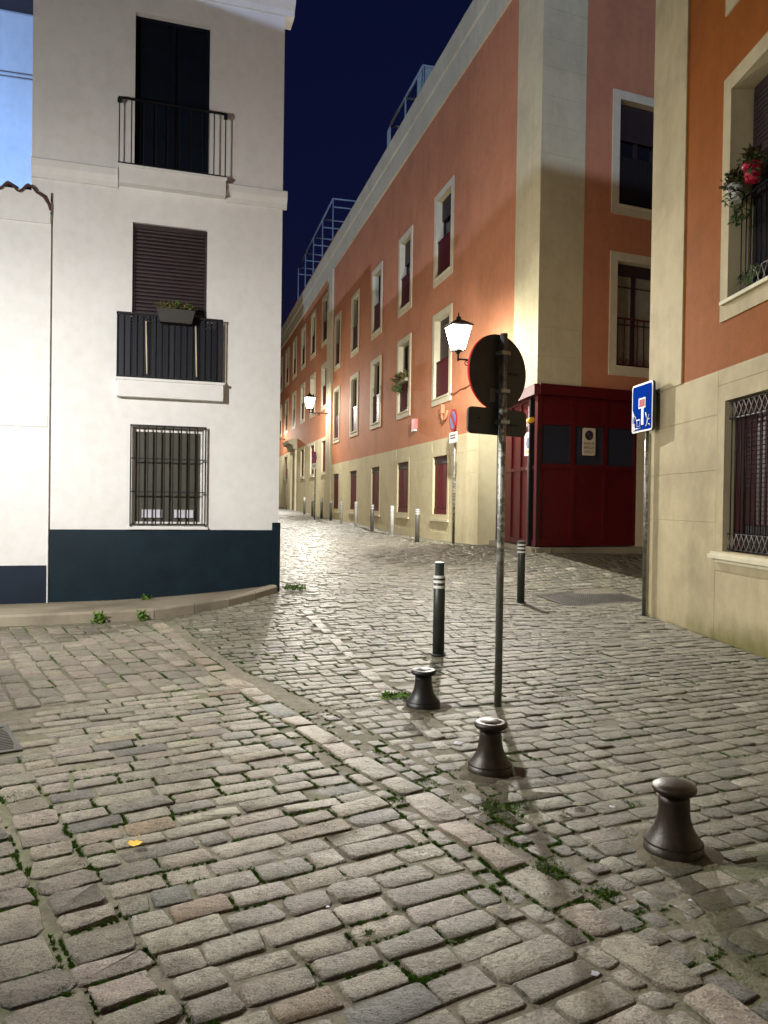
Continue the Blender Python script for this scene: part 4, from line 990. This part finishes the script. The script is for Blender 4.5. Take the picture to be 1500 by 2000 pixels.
# ------------------------------------------------------------------ street lanterns
def lantern(label, base, out, arm, zc, watts, smooth, color=(1.0, .955, .86), k=1.0, prof_=[(.38, (1, 1, 1)), (.5, (.75, .75, .75)), (.575, (.45, .45, .45)), (.725, (.17, .17, .17)), (1.0, (.05, .05, .05))]):
    """base: point on the wall (x,y), out: outward direction, zc: height of the lantern glass centre"""
    o = Vector((*out, 0)).normalized(); s = Vector((-o.y, o.x, 0)); b = Vector((*base, 0)); c = b + o * arm
    t = thing('street_lantern', label, 'lantern', (base[0], base[1], zc - .45), 'wall lanterns along the street')
    F = Fr((c.x, c.y), (s.x, s.y))           # local x sideways, local y = toward the wall or away
    sg = 1 if F.ey.dot(-o) > 0 else -1      # +sg*y leads back to the wall
    za = zc - .48
    m = MB(F); m.tube([(0, sg * arm, za), (0, sg * .02, za)], .022, 8); m.tube([(0, 0, za - .04), (0, 0, zc - .25)], .022, 8)
    br = m.build('bracket', 'iron', t)
    for (cy, r, tw) in ((.22, .075, 2.2), (.45, .065, -2.0), (arm - .12, .07, 2.0)):
        pts = []
        for q in range(26):
            th = q / 25 * 2.6 * math.pi; rr = r * (1 - q / 36); pts.append((0, sg * (cy + rr * math.cos(th * (1 if tw > 0 else -1))), za - .085 + rr * math.sin(th)))
        MB(F).tube(pts, .012, 5).build('scroll', 'iron', br)
    m = MB(F); m.box(-.05, .05, sg * arm - .015, sg * arm + .015, za - .16, za + .12); m.build('wall_plate', 'iron', t)
    k = 1.22
    lo, hi, zb, zt = .105 * k, .20 * k, zc - .23 * k, zc + .21 * k
    fr = MB(F)
    cs = [(1, 1), (-1, 1), (-1, -1), (1, -1)]
    for (x, y) in cs: fr.tube([(x * lo, y * lo, zb), (x * hi, y * hi, zt)], .010, 5)
    for q in range(4):
        (xa, ya), (xb, yb) = cs[q], cs[(q + 1) % 4]
        fr.tube([(xa * lo, ya * lo, zb), (xb * lo, yb * lo, zb)], .012, 5); fr.tube([(xa * hi, ya * hi, zt), (xb * hi, yb * hi, zt)], .014, 5)
    cage = fr.build('lantern_frame', 'iron', t)
    for q in range(4):
        (xa, ya), (xb, yb) = cs[q], cs[(q + 1) % 4]; e = .985
        m = MB(F); m.face([m.p(xa * lo * e, ya * lo * e, zb), m.p(xb * lo * e, yb * lo * e, zb), m.p(xb * hi * e, yb * hi * e, zt), m.p(xa * hi * e, ya * hi * e, zt)]); m.build('pane', 'lampglass', cage)
    m = MB(F); a = [m.p(x * hi * 1.15, y * hi * 1.15, zt + .012) for x, y in cs]; bb_ = [m.p(x * .05, y * .05, zt + .13 * k) for x, y in cs]
    for q in range(4): m.face([a[q], a[(q + 1) % 4], bb_[(q + 1) % 4], bb_[q]])
    m.face(a[::-1]); m.face(bb_); rf = m.build('lantern_roof', 'iron', t)
    MB(F).lathe((0, 0, zt + .13 * k), [(.05, 0), (.06, .02), (.055, .05), (.02, .07), (.012, .12), (.02, .135), (0, .17)], 10).build('finial', 'iron', rf)
    MB(F).lathe((0, 0, zb - .09), [(0, 0), (.03, .0), (.05, .04), (lo, .08), (0, .088)], 12).build('lantern_base', 'iron', t)
    ld = bpy.data.lights.new('lantern_light', 'POINT'); ld.energy = watts; ld.color = color; ld.shadow_soft_size = .06; ld.use_nodes = True
    n = ld.node_tree; em = n.nodes['Emission']; lf = n.nodes.new('ShaderNodeLightFalloff'); lf.inputs['Strength'].default_value = 1.0; lf.inputs['Smooth'].default_value = smooth
    tc = n.nodes.new('ShaderNodeTexCoord'); sp_ = n.nodes.new('ShaderNodeSeparateXYZ'); n.links.new(tc.outputs['Normal'], sp_.inputs[0])
    mr = n.nodes.new('ShaderNodeMapRange'); n.links.new(sp_.outputs[2], mr.inputs[0]); mr.inputs['From Min'].default_value = -1; mr.inputs['From Max'].default_value = 1
    cr_ = ramp(n, mr.outputs[0], prof_)
    mu = n.nodes.new('ShaderNodeMath'); mu.operation = 'MULTIPLY'; n.links.new(lf.outputs['Quadratic'], mu.inputs[0]); n.links.new(cr_, mu.inputs[1]); n.links.new(mu.outputs[0], em.inputs['Strength'])
    lo_ = bpy.data.objects.new('lantern_light', ld); COL.objects.link(lo_); lo_.parent = t; lo_.location = (c.x - base[0], c.y - base[1], .45)
    return t
def sw(u): return (S_(-u, 0, 0).x, S_(-u, 0, 0).y)
OUT = (-.967, -.2546)
lantern('nearest lit wall lantern on a scrolled bracket beside the round sign', sw(1.80), OUT, 1.10, 5.37, 6600, 40)
lantern('second lit wall lantern on the cream pilaster farther up the street', (S_(-23.2, -.09, 0).x, S_(-23.2, -.09, 0).y), OUT, .95, 6.52, 6200, 42)
lantern('third wall lantern up the street, its bracket just beside the white house edge', sw(40.4), OUT, 1.0, 6.55, 3200, 26)
lantern('lit wall lantern on the left house, outside the photograph', (-5.7, 5.2), (1, 0), .95, 4.35, 2350, 3, (1.0, .98, .93), prof_=[(.32, (1, 1, 1)), (.5, (.62, .62, .62)), (.575, (.42, .42, .42)), (.725, (.2, .2, .2)), (1.0, (.06, .06, .06))])

fl = thing('floodlight', 'cool white floodlight in the yard behind the annex, outside the photograph', 'floodlight', tuple(W_(-4.2, .6, 6.4)))
MB(W_).box(-4.35, -4.05, .55, .65, 6.35, 6.60).build('housing', 'iron', fl); MB(W_).tube([(-4.2, .6, 5.7), (-4.2, .6, 6.36)], .02, 8).build('stand', 'iron', fl)
ld = bpy.data.lights.new('flood_beam', 'SPOT'); ld.energy = 900; ld.color = (.30, .55, 1.0); ld.spot_size = rad(130); ld.spot_blend = .5; ld.shadow_soft_size = .1
lo_ = bpy.data.objects.new('flood_beam', ld); COL.objects.link(lo_); lo_.parent = fl; lo_.location = W_.ey * .10 + Vector((0, 0, .08))
lo_.rotation_euler = (W_.ey + W_.ex * .5 + Vector((0, 0, .35))).to_track_quat('-Z', 'Y').to_euler()

# ------------------------------------------------------------------ traffic signs
sg1 = thing('round_sign', 'round traffic sign seen from behind on a tall stickered grey pole', 'traffic sign', (.93, 6.10, gz(.93, 6.1)))
MB().tube([(.93, 6.1, -.1), (.93, 6.1, 2.955)], .030, 16).build('pole', 'pole', sg1)
D1 = Fr((.93, 6.1), (.834, .552))      # local x along the plate, local y = away from the viewer
disc(D1, -.012, .045, 2.655, .300, .004, 'disc', 'signback', sg1, 48)
disc(D1, -.012, .049, 2.655, .302, .018, 'rim', 'signred', sg1, 48, r2=.292)
disc(D1, -.012, .062, 2.655, .296, .004, 'sign_face', 'signred', sg1, 48)
m = MB(D1); m.prism(rrect(-.315, .300, 2.155, 2.365, .045), .045, .066); pl = m.build('lower_plate', 'signback', sg1)
for z in (2.50, 2.80, 2.255): MB(D1).box(-.045, .045, -.034, .046, z - .014, z + .014).build('clamp', 'galv', sg1)
for a, b, c, d in ((-.10, -.045, 2.415, 2.525), (.03, .085, 2.395, 2.495)): MB(D1).prism([(a, c), (b, c - .004), (b, d - .004), (a, d)], .042, .045).build('sticker', 'sticker', sg1)
for x, z in ((.09, 2.645), (.10, 2.235), (-.22, 2.27)): MB(D1).box(x, x + (.11 if x > 0 else .025), .043, .0452, z, z + .018).build('stamp', 'dark', sg1)
MB().lathe((.93, 6.1, 2.35), [(.032, -.02), (.036, -.01), (.036, .012), (.032, .02)], 16).build('collar', 'galv', sg1)

sg2 = thing('dead_end_sign', 'blue dead end sign with red bar on a pole beside the cream wall', 'traffic sign', (3.85, 11.3, gz(3.85, 11.3)))
MB().tube([(3.85, 11.3, -.1), (3.85, 11.3, 3.35)], .030, 14).build('pole', 'pole', sg2)
MB(R_).tube([(-.03, -.02, -.1), (-.03, -.02, 2.7)], .028, 10).build('conduit', 'greypost', sg2)
D2 = Fr((3.80, 11.28), (.105, -.9945))      # faces the street; local x toward the viewer
m = MB(D2); m.prism(rrect(-.34, .34, 2.70, 3.41, .05), -.035, .0); m.build('panel_back', 'signback', sg2)
m = MB(D2); m.prism(rrect(-.34, .34, 2.70, 3.41, .05), -.041, -.035); m.build('border', 'signwhite', sg2)
m = MB(D2); m.prism(rrect(-.313, .313, 2.727, 3.383, .035), -.045, -.041); m.build('field', 'signblue', sg2)
m = MB(D2); m.prism([(-.005, 2.80), (.07, 2.80), (.065, 3.06), (-.005, 3.06)], -.048, -.045); m.build('stem', 'signwhite', sg2)
m = MB(D2); m.prism([(-.10, 3.045), (.125, 3.045), (.125, 3.195), (-.10, 3.195)], -.049, -.045); m.build('bar_edge', 'signwhite', sg2)
m = MB(D2); m.prism([(-.075, 3.065), (.10, 3.065), (.10, 3.175), (-.075, 3.175)], -.052, -.049); m.build('bar', 'signred', sg2)
for pts in ([(-.30, 3.03), (-.24, 2.95), (-.19, 2.93), (-.16, 2.86)], [(-.29, 2.98), (-.25, 2.90), (-.27, 2.84)], [(-.15, 2.88), (-.04, 2.885), (-.05, 2.79), (-.14, 2.785), (-.15, 2.88)], [(-.29, 2.80), (-.22, 2.76), (-.12, 2.75), (-.02, 2.76)],
            [(.14, 2.97), (.17, 2.90), (.20, 2.86), (.25, 2.93)], [(.20, 2.86), (.19, 2.80), (.15, 2.77)], [(.20, 2.86), (.28, 2.87)], [(.25, 2.80), (.28, 2.77)]):
    MB(D2).tube([(x, -.046, z) for x, z in pts], .008, 4).build('scribble', 'signwhite', sg2)
m = MB(D2); m.prism([(-.30, 2.74), (-.22, 2.735), (-.23, 2.84), (-.30, 2.85)], -.0475, -.045); m.build('torn_sticker', 'signpaper', sg2)
for z in (2.90, 3.25): MB(D2).box(-.05, .05, .0, .08, z - .02, z + .02).build('clamp', 'greypost', sg2)

def noparking(label, x, y, zc, fr_dir, r=.29, plate=True):
    t = thing('no_parking_sign', label, 'traffic sign', (x, y, gz(x, y)), 'no parking signs along the street wall')
    MB().tube([(x, y, gz(x, y) - .1), (x, y, zc + r)], .035, 10).build('pole', 'pole', t)
    D = Fr((x, y), fr_dir)
    disc(D, 0, -.065, zc, r, .02, 'disc', 'signred', t, 36); disc(D, 0, -.068, zc, r * .80, .004, 'field', 'bluepatch', t, 36)
    m = MB(D); w = r * .11
    m.prism([(-r * .55 - w, r * .55 - w + zc), (-r * .55 + w, r * .55 + w + zc), (r * .55 + w, -r * .55 + w + zc), (r * .55 - w, -r * .55 - w + zc)], -.071, -.067); m.build('slash', 'signred', t)
    if plate:
        m = MB(D); m.prism(rrect(-r, r, zc - r - .30, zc - r - .02, .03), -.062, -.045); m.build('plate', 'signwhite', t); 
        for z in (.10, .17): MB(D).box(-r * .7, r * .7, -.064, -.062, zc - r - z - .02, zc - r - z + .015).build('lettering', 'sticker', t)
    return t
noparking('no parking sign with white plate on a pole by the cream corner', 1.82, 20.0, 3.78, (.25, -.968))
noparking('smaller no parking sign farther up the street before red shutters', -3.25, 36.0, 3.70, (.45, -.89), .27)
noparking('farthest no parking sign near the portico up the street', -6.35, 50.0, 3.5, (.25, -.968), .25, False)

# ------------------------------------------------------------------ bollards
IP = [(0, -.05), (.134, -.05), (.134, 0), (.134, .046), (.128, .054), (.108, .078), (.090, .108), (.077, .145), (.069, .19), (.0655, .235), (.0665, .262), (.074, .274), (.088, .280), (.094, .291), (.094, .303), (.087, .314), (.076, .318), (.066, .316), (.058, .321), (.036, .331), (0, .335)]
for (x, y, k, mt, lb) in ((1.37, 3.56, .99, 'bronze', 'brown cast iron bollard nearest the viewer at lower right'), (.66, 4.60, .93, 'bronze', 'brown cast iron bollard standing between two others in the row'), (.33, 6.04, .91, 'bronze_dark', 'blackish cast iron bollard near the foot of the round sign')):
    t = thing('iron_bollard', lb, 'bollard', (x, y, gz(x, y)), 'low cast iron bollards')
    pr = [(r * 1.06 if z > .275 else max(r, .070) if k > .97 and .05 < r < .08 and z < .275 else r, z * k + .004) for r, z in IP]
    mc = MB(); ring = []
    for (rr, zz) in ((.0, .010), (.09, .010), (.18, .006), (.23, -.016)):
        ring.append([mc.p(x + rr * (1 + .16 * math.sin(3 * q + k * 9) + .09 * math.sin(7 * q + x)) * math.cos(q), y + rr * (1 + .16 * math.sin(3 * q + k * 9) + .09 * math.sin(7 * q + x)) * math.sin(q), gz(x, y) + zz + (random.uniform(-.002, .002) if rr else 0)) for q in [2 * math.pi * w / 28 for w in range(28)]])
    for a_, b_ in zip(ring[1:], ring[2:]):
        for w in range(28): mc.face([a_[w], a_[(w + 1) % 28], b_[(w + 1) % 28], b_[w]], True)
    mc.build('mortar_collar', 'collar', t)
    if k > .97: pr = pr[:15] + [(.095, .309 * k), (.082, .319 * k), (.06, .326 * k), (.03, .331 * k), (0, .333 * k)]
    MB().lathe((x, y, gz(x, y)), pr[:4] + [(0.0, pr[3][1])], 40).build('foot', mt, t)
    MB().lathe((x, y, gz(x, y)), [(.0, pr[3][1] - .004)] + pr[3:11] + [(0, pr[10][1])], 40).build('shaft', mt, t)
    MB().lathe((x, y, gz(x, y)), [(0, pr[10][1] - .004)] + pr[10:], 40).build('cap', mt, t)
    if k > 1.05 and False: pass
def post(label, x, y, h, mat, bands, group, r=.061, neck=True):
    z = gz(x, y); t = thing('striped_bollard', label, 'bollard', (x, y, z), group)
    MB().lathe((x, y, z), [(0, -.1), (r, -.1), (r, h * .855), (r * .80, h * .862), (r * .80, h), (0, h)] if neck else [(0, -.1), (r, -.1), (r, h - .01), (r - .01, h), (0, h)], 24, True).build('shaft', mat, t)
    MB().lathe((x, y, z), [(r, .0), (r * 1.25, .0), (r * 1.25, .012), (r, .016)], 24).build('base_ring', mat, t)
    for zb in bands:
        rr = (r * .80 if neck and zb > h * .86 else r) + .0015
        MB().lathe((x, y, z), [(rr - .003, zb), (rr, zb + .001), (rr, zb + .027), (rr - .003, zb + .028)], 24, False).build('white_band', 'whiteband', t)
    MB().lathe((x, y, z), [(0, h + .006), (r * (.8 if neck else 1) - .004, h + .006), (r * (.8 if neck else 1), h - .01)], 24, False).build('cap', 'whiteband' if neck else mat, t)
    return t
post('dark green striped bollard left of the round sign pole', .59, 8.02, .965, 'greenpost', [.70, .755, .805], 'striped bollards in the square')
post('dark green striped bollard in front of the garage gate', 2.23, 12.4, .985, 'greenpost', [.80, .86, .915], 'striped bollards in the square', neck=False)
fb = [(.94, 21.49, 'greypost'), (.26, 24.41, 'palepost'), (-.42, 27.2, 'greypost'), (-1.08, 29.6, 'palepost'), (-1.80, 32.4, 'palepost'), (-2.42, 34.9, 'greypost'), (-3.05, 37.5, 'greypost'), (-3.75, 40.2, 'greypost'), (-4.45, 42.9, 'greypost')]
on = ['grey kerb bollard nearest the garage corner along the street wall', 'whitish kerb bollard, second from the garage corner', 'grey kerb bollard, third from the garage corner', 'pale kerb bollard, fourth from the garage corner', 'pale kerb bollard, fifth from the garage corner', 'grey kerb bollard, sixth from the garage corner', 'grey kerb bollard, seventh, beside the second no parking sign', 'grey kerb bollard, eighth, just past the second no parking sign', 'grey kerb bollard farthest up the street wall']
for (x, y, mt), lb in zip(fb, on): post(lb, x, y, .96, mt, [.80, .86, .915], 'kerb bollards along the street wall', r=.062, neck=False)

# ------------------------------------------------------------------ drains
def drain(label, cx, cy, l, w, a, bars, cross):
    t = thing('drain_grate', label, 'drain', (cx, cy, gz(cx, cy)))
    D = Fr((cx, cy), (math.cos(a), math.sin(a)))
    def zz(x, y): q = D(x, y, 0); return gz(q.x, q.y)
    s0 = zz(0, 0); sx, sy = (zz(l / 2, 0) - zz(-l / 2, 0)) / l, (zz(0, w / 2) - zz(0, -w / 2)) / w
    class T:
        def __call__(s, x, y, z): p = D(x, y, 0); return Vector((p.x, p.y, s0 + sx * x + sy * y + z))
    T_ = T()
    m = MB(T_)
    for a0, a1, b0, b1 in ((-l / 2, l / 2, -w / 2, -w / 2 + .03), (-l / 2, l / 2, w / 2 - .03, w / 2), (-l / 2, -l / 2 + .03, -w / 2 + .03, w / 2 - .03), (l / 2 - .03, l / 2, -w / 2 + .03, w / 2 - .03)): m.box(a0, a1, b0, b1, -.05, .004)
    m.build('frame', 'metalgrate', t)
    MB(T_).box(-l / 2 + .03, l / 2 - .03, -w / 2 + .03, w / 2 - .03, -.07, -.05).build('pit', 'dark', t)
    for k in range(bars):
        x = -l / 2 + .03 + (k + .5) * (l - .06) / bars; h = (l - .06) / bars * .27
        MB(T_).box(x - h, x + h, -w / 2 + .03, w / 2 - .03, -.045, .001).build('bar', 'metalgrate', t)
    for k in range(cross):
        y = -w / 2 + .03 + (k + 1) * (w - .06) / (cross + 1); MB(T_).box(-l / 2 + .03, l / 2 - .03, y - .011, y + .011, -.04, -.0005).build('cross_bar', 'metalgrate', t)
drain('slotted iron storm drain at the left edge beside the paving', *DRAINS[0], 15, 1)
drain('wide steel drain grating before the garage and cream wall corner', *DRAINS[1], 34, 16)

# ------------------------------------------------------------------ weeds, moss, leaf, litter
def weed(label, x, y, z, r, h, n, L=.07):
    t = thing('weed', label, 'weed', (x, y, z), 'weeds growing in the joints')
    leaves(ID, (x, y, z + h * .45), (r, r * .6, h * .45), n, L, 'leafgreen' if False else 'moss', t, 'leaf_clump', .6, w=.55)
    m = MB()
    for k in range(5): m.tube([(x + random.uniform(-.02, .02), y, z - .02), (x + random.uniform(-1, 1) * r * .6, y, z + h * random.uniform(.5, .9))], .003, 4)
    m.build('stem', 'moss', t)
weed('leafy weed at the kerb foot, left of its smaller neighbour', -3.62, 9.80, .0, .065, .15, 130, .05)
weed('small leafy weed at the kerb foot, right of the larger one', -3.13, 9.96, .02, .045, .15, 100, .045)
weed('bushy weed patch at the corner of the white house', -1.38, 12.0, .23, .16, .05, 260, .05)
weed('weed patch beside the blackish iron bollard', .13, 6.28, .0, .11, .035, 240, .035)
weed('dry weed tuft at the foot of the dark blue plinth', -3.42, 11.1, .12, .05, .08, 60)
mossy = []
spots = [((0.176, 5.741), .05, 14), ((0.263, 5.545), .06, 16), ((0.316, 5.484), .05, 12), ((0.417, 5.366), .05, 12), ((-0.011, 4.956), .06, 14), ((0.424, 4.806), .05, 12), ((0.300, 4.149), .10, 30), ((0.598, 4.089), .13, 60), ((0.722, 4.094), .10, 50), ((0.635, 3.891), .10, 40),
         ((0.228, 4.375), .09, 26), ((0.758, 3.374), .10, 36), ((0.939, 3.177), .07, 46), ((0.847, 3.073), .06, 26), ((0.144, 2.573), .06, 44), ((1.346, 4.117), .09, 20), ((0.980, 4.617), .09, 18), ((0.635, 3.653), .06, 20), ((-0.255, 3.768), .08, 16), ((-0.476, 3.916), .08, 14), ((-0.667, 3.610), .05, 10),
         ((-1.241, 3.336), .05, 22), ((-1.291, 3.134), .06, 26), ((-1.495, 3.282), .05, 16), ((-0.900, 2.521), .04, 14), ((-1.427, 3.089), .05, 18), ((-1.020, 2.465), .04, 14), ((-1.520, 7.211), .05, 10), ((-1.982, 4.099), .1, 14), ((-1.710, 3.748), .08, 12), ((-0.035, 2.847), .03, 6), ((-0.378, 3.985), .06, 12), ((-1.003, 5.679), .08, 10), ((-0.741, 5.432), .08, 12), ((-0.827, 5.078), .06, 8), ((-1.257, 5.169), .06, 8), ((-1.567, 6.792), .06, 6), ((-0.305, 4.892), .05, 8), ((-0.126, 4.442), .06, 10), ((0.078, 4.141), .05, 10), ((0.455, 4.305), .06, 10), ((0.953, 3.967), .05, 8)]
m = MB()
def tuft(x, y, r, n, L=.020):
    for k in range(n * 14):
        xx, yy = x + random.gauss(0, r * .42), y + random.gauss(0, r * .5); z = gz(xx, yy) - .010
        d = Vector((random.gauss(0, .8), random.gauss(0, .8), 1)).normalized(); s_ = d.orthogonal().normalized() * L * random.uniform(.12, .3); l = L * random.uniform(.4, 1.25); b = Vector((xx, yy, z))
        i = len(m.v); m.v += [tuple(b - s_), tuple(b + s_), tuple(b + d * l)]; m.face([i, i + 1, i + 2])
for (sx_, sy_), r, n in spots: tuft(sx_, sy_, r * .85, n, .016)
# thin moss in the joints of the central field and the band
def dist_poly(x, y, P):
    best = 9
    for a, b in zip(P, P[1:]):
        ex, ey = b[0] - a[0], b[1] - a[1]; t = max(0, min(1, ((x - a[0]) * ex + (y - a[1]) * ey) / (ex * ex + ey * ey))); best = min(best, math.hypot(x - a[0] - t * ex, y - a[1] - t * ey))
    return best
for s in STONES:
    cx, cy, L, W, a = s[:5]
    if cy < 1.9 or cy > 9.5: continue
    if abs(cx) > .55 * cy: continue
    clump = math.sin(cx * 2.3 + 1.0) * math.cos(cy * 1.7 - .5) + .4 * math.sin(cx * 7 + cy * 5)
    near = dist_poly(cx, cy, Bc)
    pr = .16 + (.34 if near < .45 and cy > 2.9 else 0) + (.35 if -1.9 < cx < -.2 and 3.6 < cy < 6.6 else 0) + max(0, clump) * .15 + (.25 if (Vector((cx, cy)) - G0).dot(gn) < -.0 and cy < 5 else 0)
    if random.random() < pr:
        sd_ = random.choice((1, -1))
        for q in range(random.randint(9, 24)):
            if random.random() < .5: x_, y_ = random.uniform(-L / 2, L / 2), sd_ * (W / 2 + .010)
            else: x_, y_ = sd_ * (L / 2 + .012), random.uniform(-W / 2, W / 2)
            tuft(cx + x_ * math.cos(a) - y_ * math.sin(a), cy + x_ * math.sin(a) + y_ * math.cos(a), .005, 1, .017)
mo = m.build('moss', 'moss'); tag(mo, 'green moss and grass tufts growing in the paving joints', None, kind='stuff')
lx, ly = (-1.120, 3.515)
lf = MB(); z = gz(lx, ly) + .012
ol = [(.75 * x_, .75 * y_) for x_, y_ in [(-.045, -.012), (-.03, -.03), (0, -.035), (.03, -.028), (.045, .0), (.035, .025), (.01, .03), (0, .045), (-.02, .028), (-.04, .018)]]
c = lf.p(lx, ly, z + .004); rg_ = [lf.p(lx + x, ly + y, z + .004 + .018 * (abs(x) / .045) ** 2 + random.uniform(0, .006)) for x, y in ol]
for k in range(len(rg_)): lf.face([c, rg_[k], rg_[(k + 1) % len(rg_)]], True)
lt_ = thing('fallen_leaf', 'curled yellow leaf lying on the cobbles at lower left', 'leaf', (lx, ly, z)); lf.build('blade', 'yellowleaf', lt_)
MB().tube([(lx, ly + .04, z + .01), (lx - .005, ly + .065, z + .02)], .002, 4).build('stalk', 'yellowleaf', lt_)
def scrap(label, x, y, s, cat='litter', mt='paper'):
    z = gz(x, y) + .012; m = MB()
    P = [(-1, -.6), (.2, -.9), (1, -.2), (.6, .7), (-.5, .8)]; c = m.p(x, y, z + s * .25)
    R = [m.p(x + a * s, y + b * s, z + random.uniform(0, s * .3)) for a, b in P]
    for k in range(5): m.face([c, R[k], R[(k + 1) % 5]])
    tag(m.build('paper_scrap', mt, loc=(x, y, z)), label, cat, 'scraps of litter on the paving')
scrap('white paper scrap on the band stones at the bottom', 0.740, 2.592, .016); scrap('tiny white scrap among the large setts', -0.198, 2.997, .009); scrap('white scrap near the nearest iron bollard foot', 1.261, 3.088, .010)
scrap('pale flat scrap between the middle and back iron bollards', 0.516, 5.086, .035); scrap('dry pale leaf lying left of the nearest iron bollard', 1.059, 4.072, .035, 'leaf', 'leafdry'); scrap('whitish scrap by the dry leaf near the nearest bollard', 1.228, 4.044, .018)
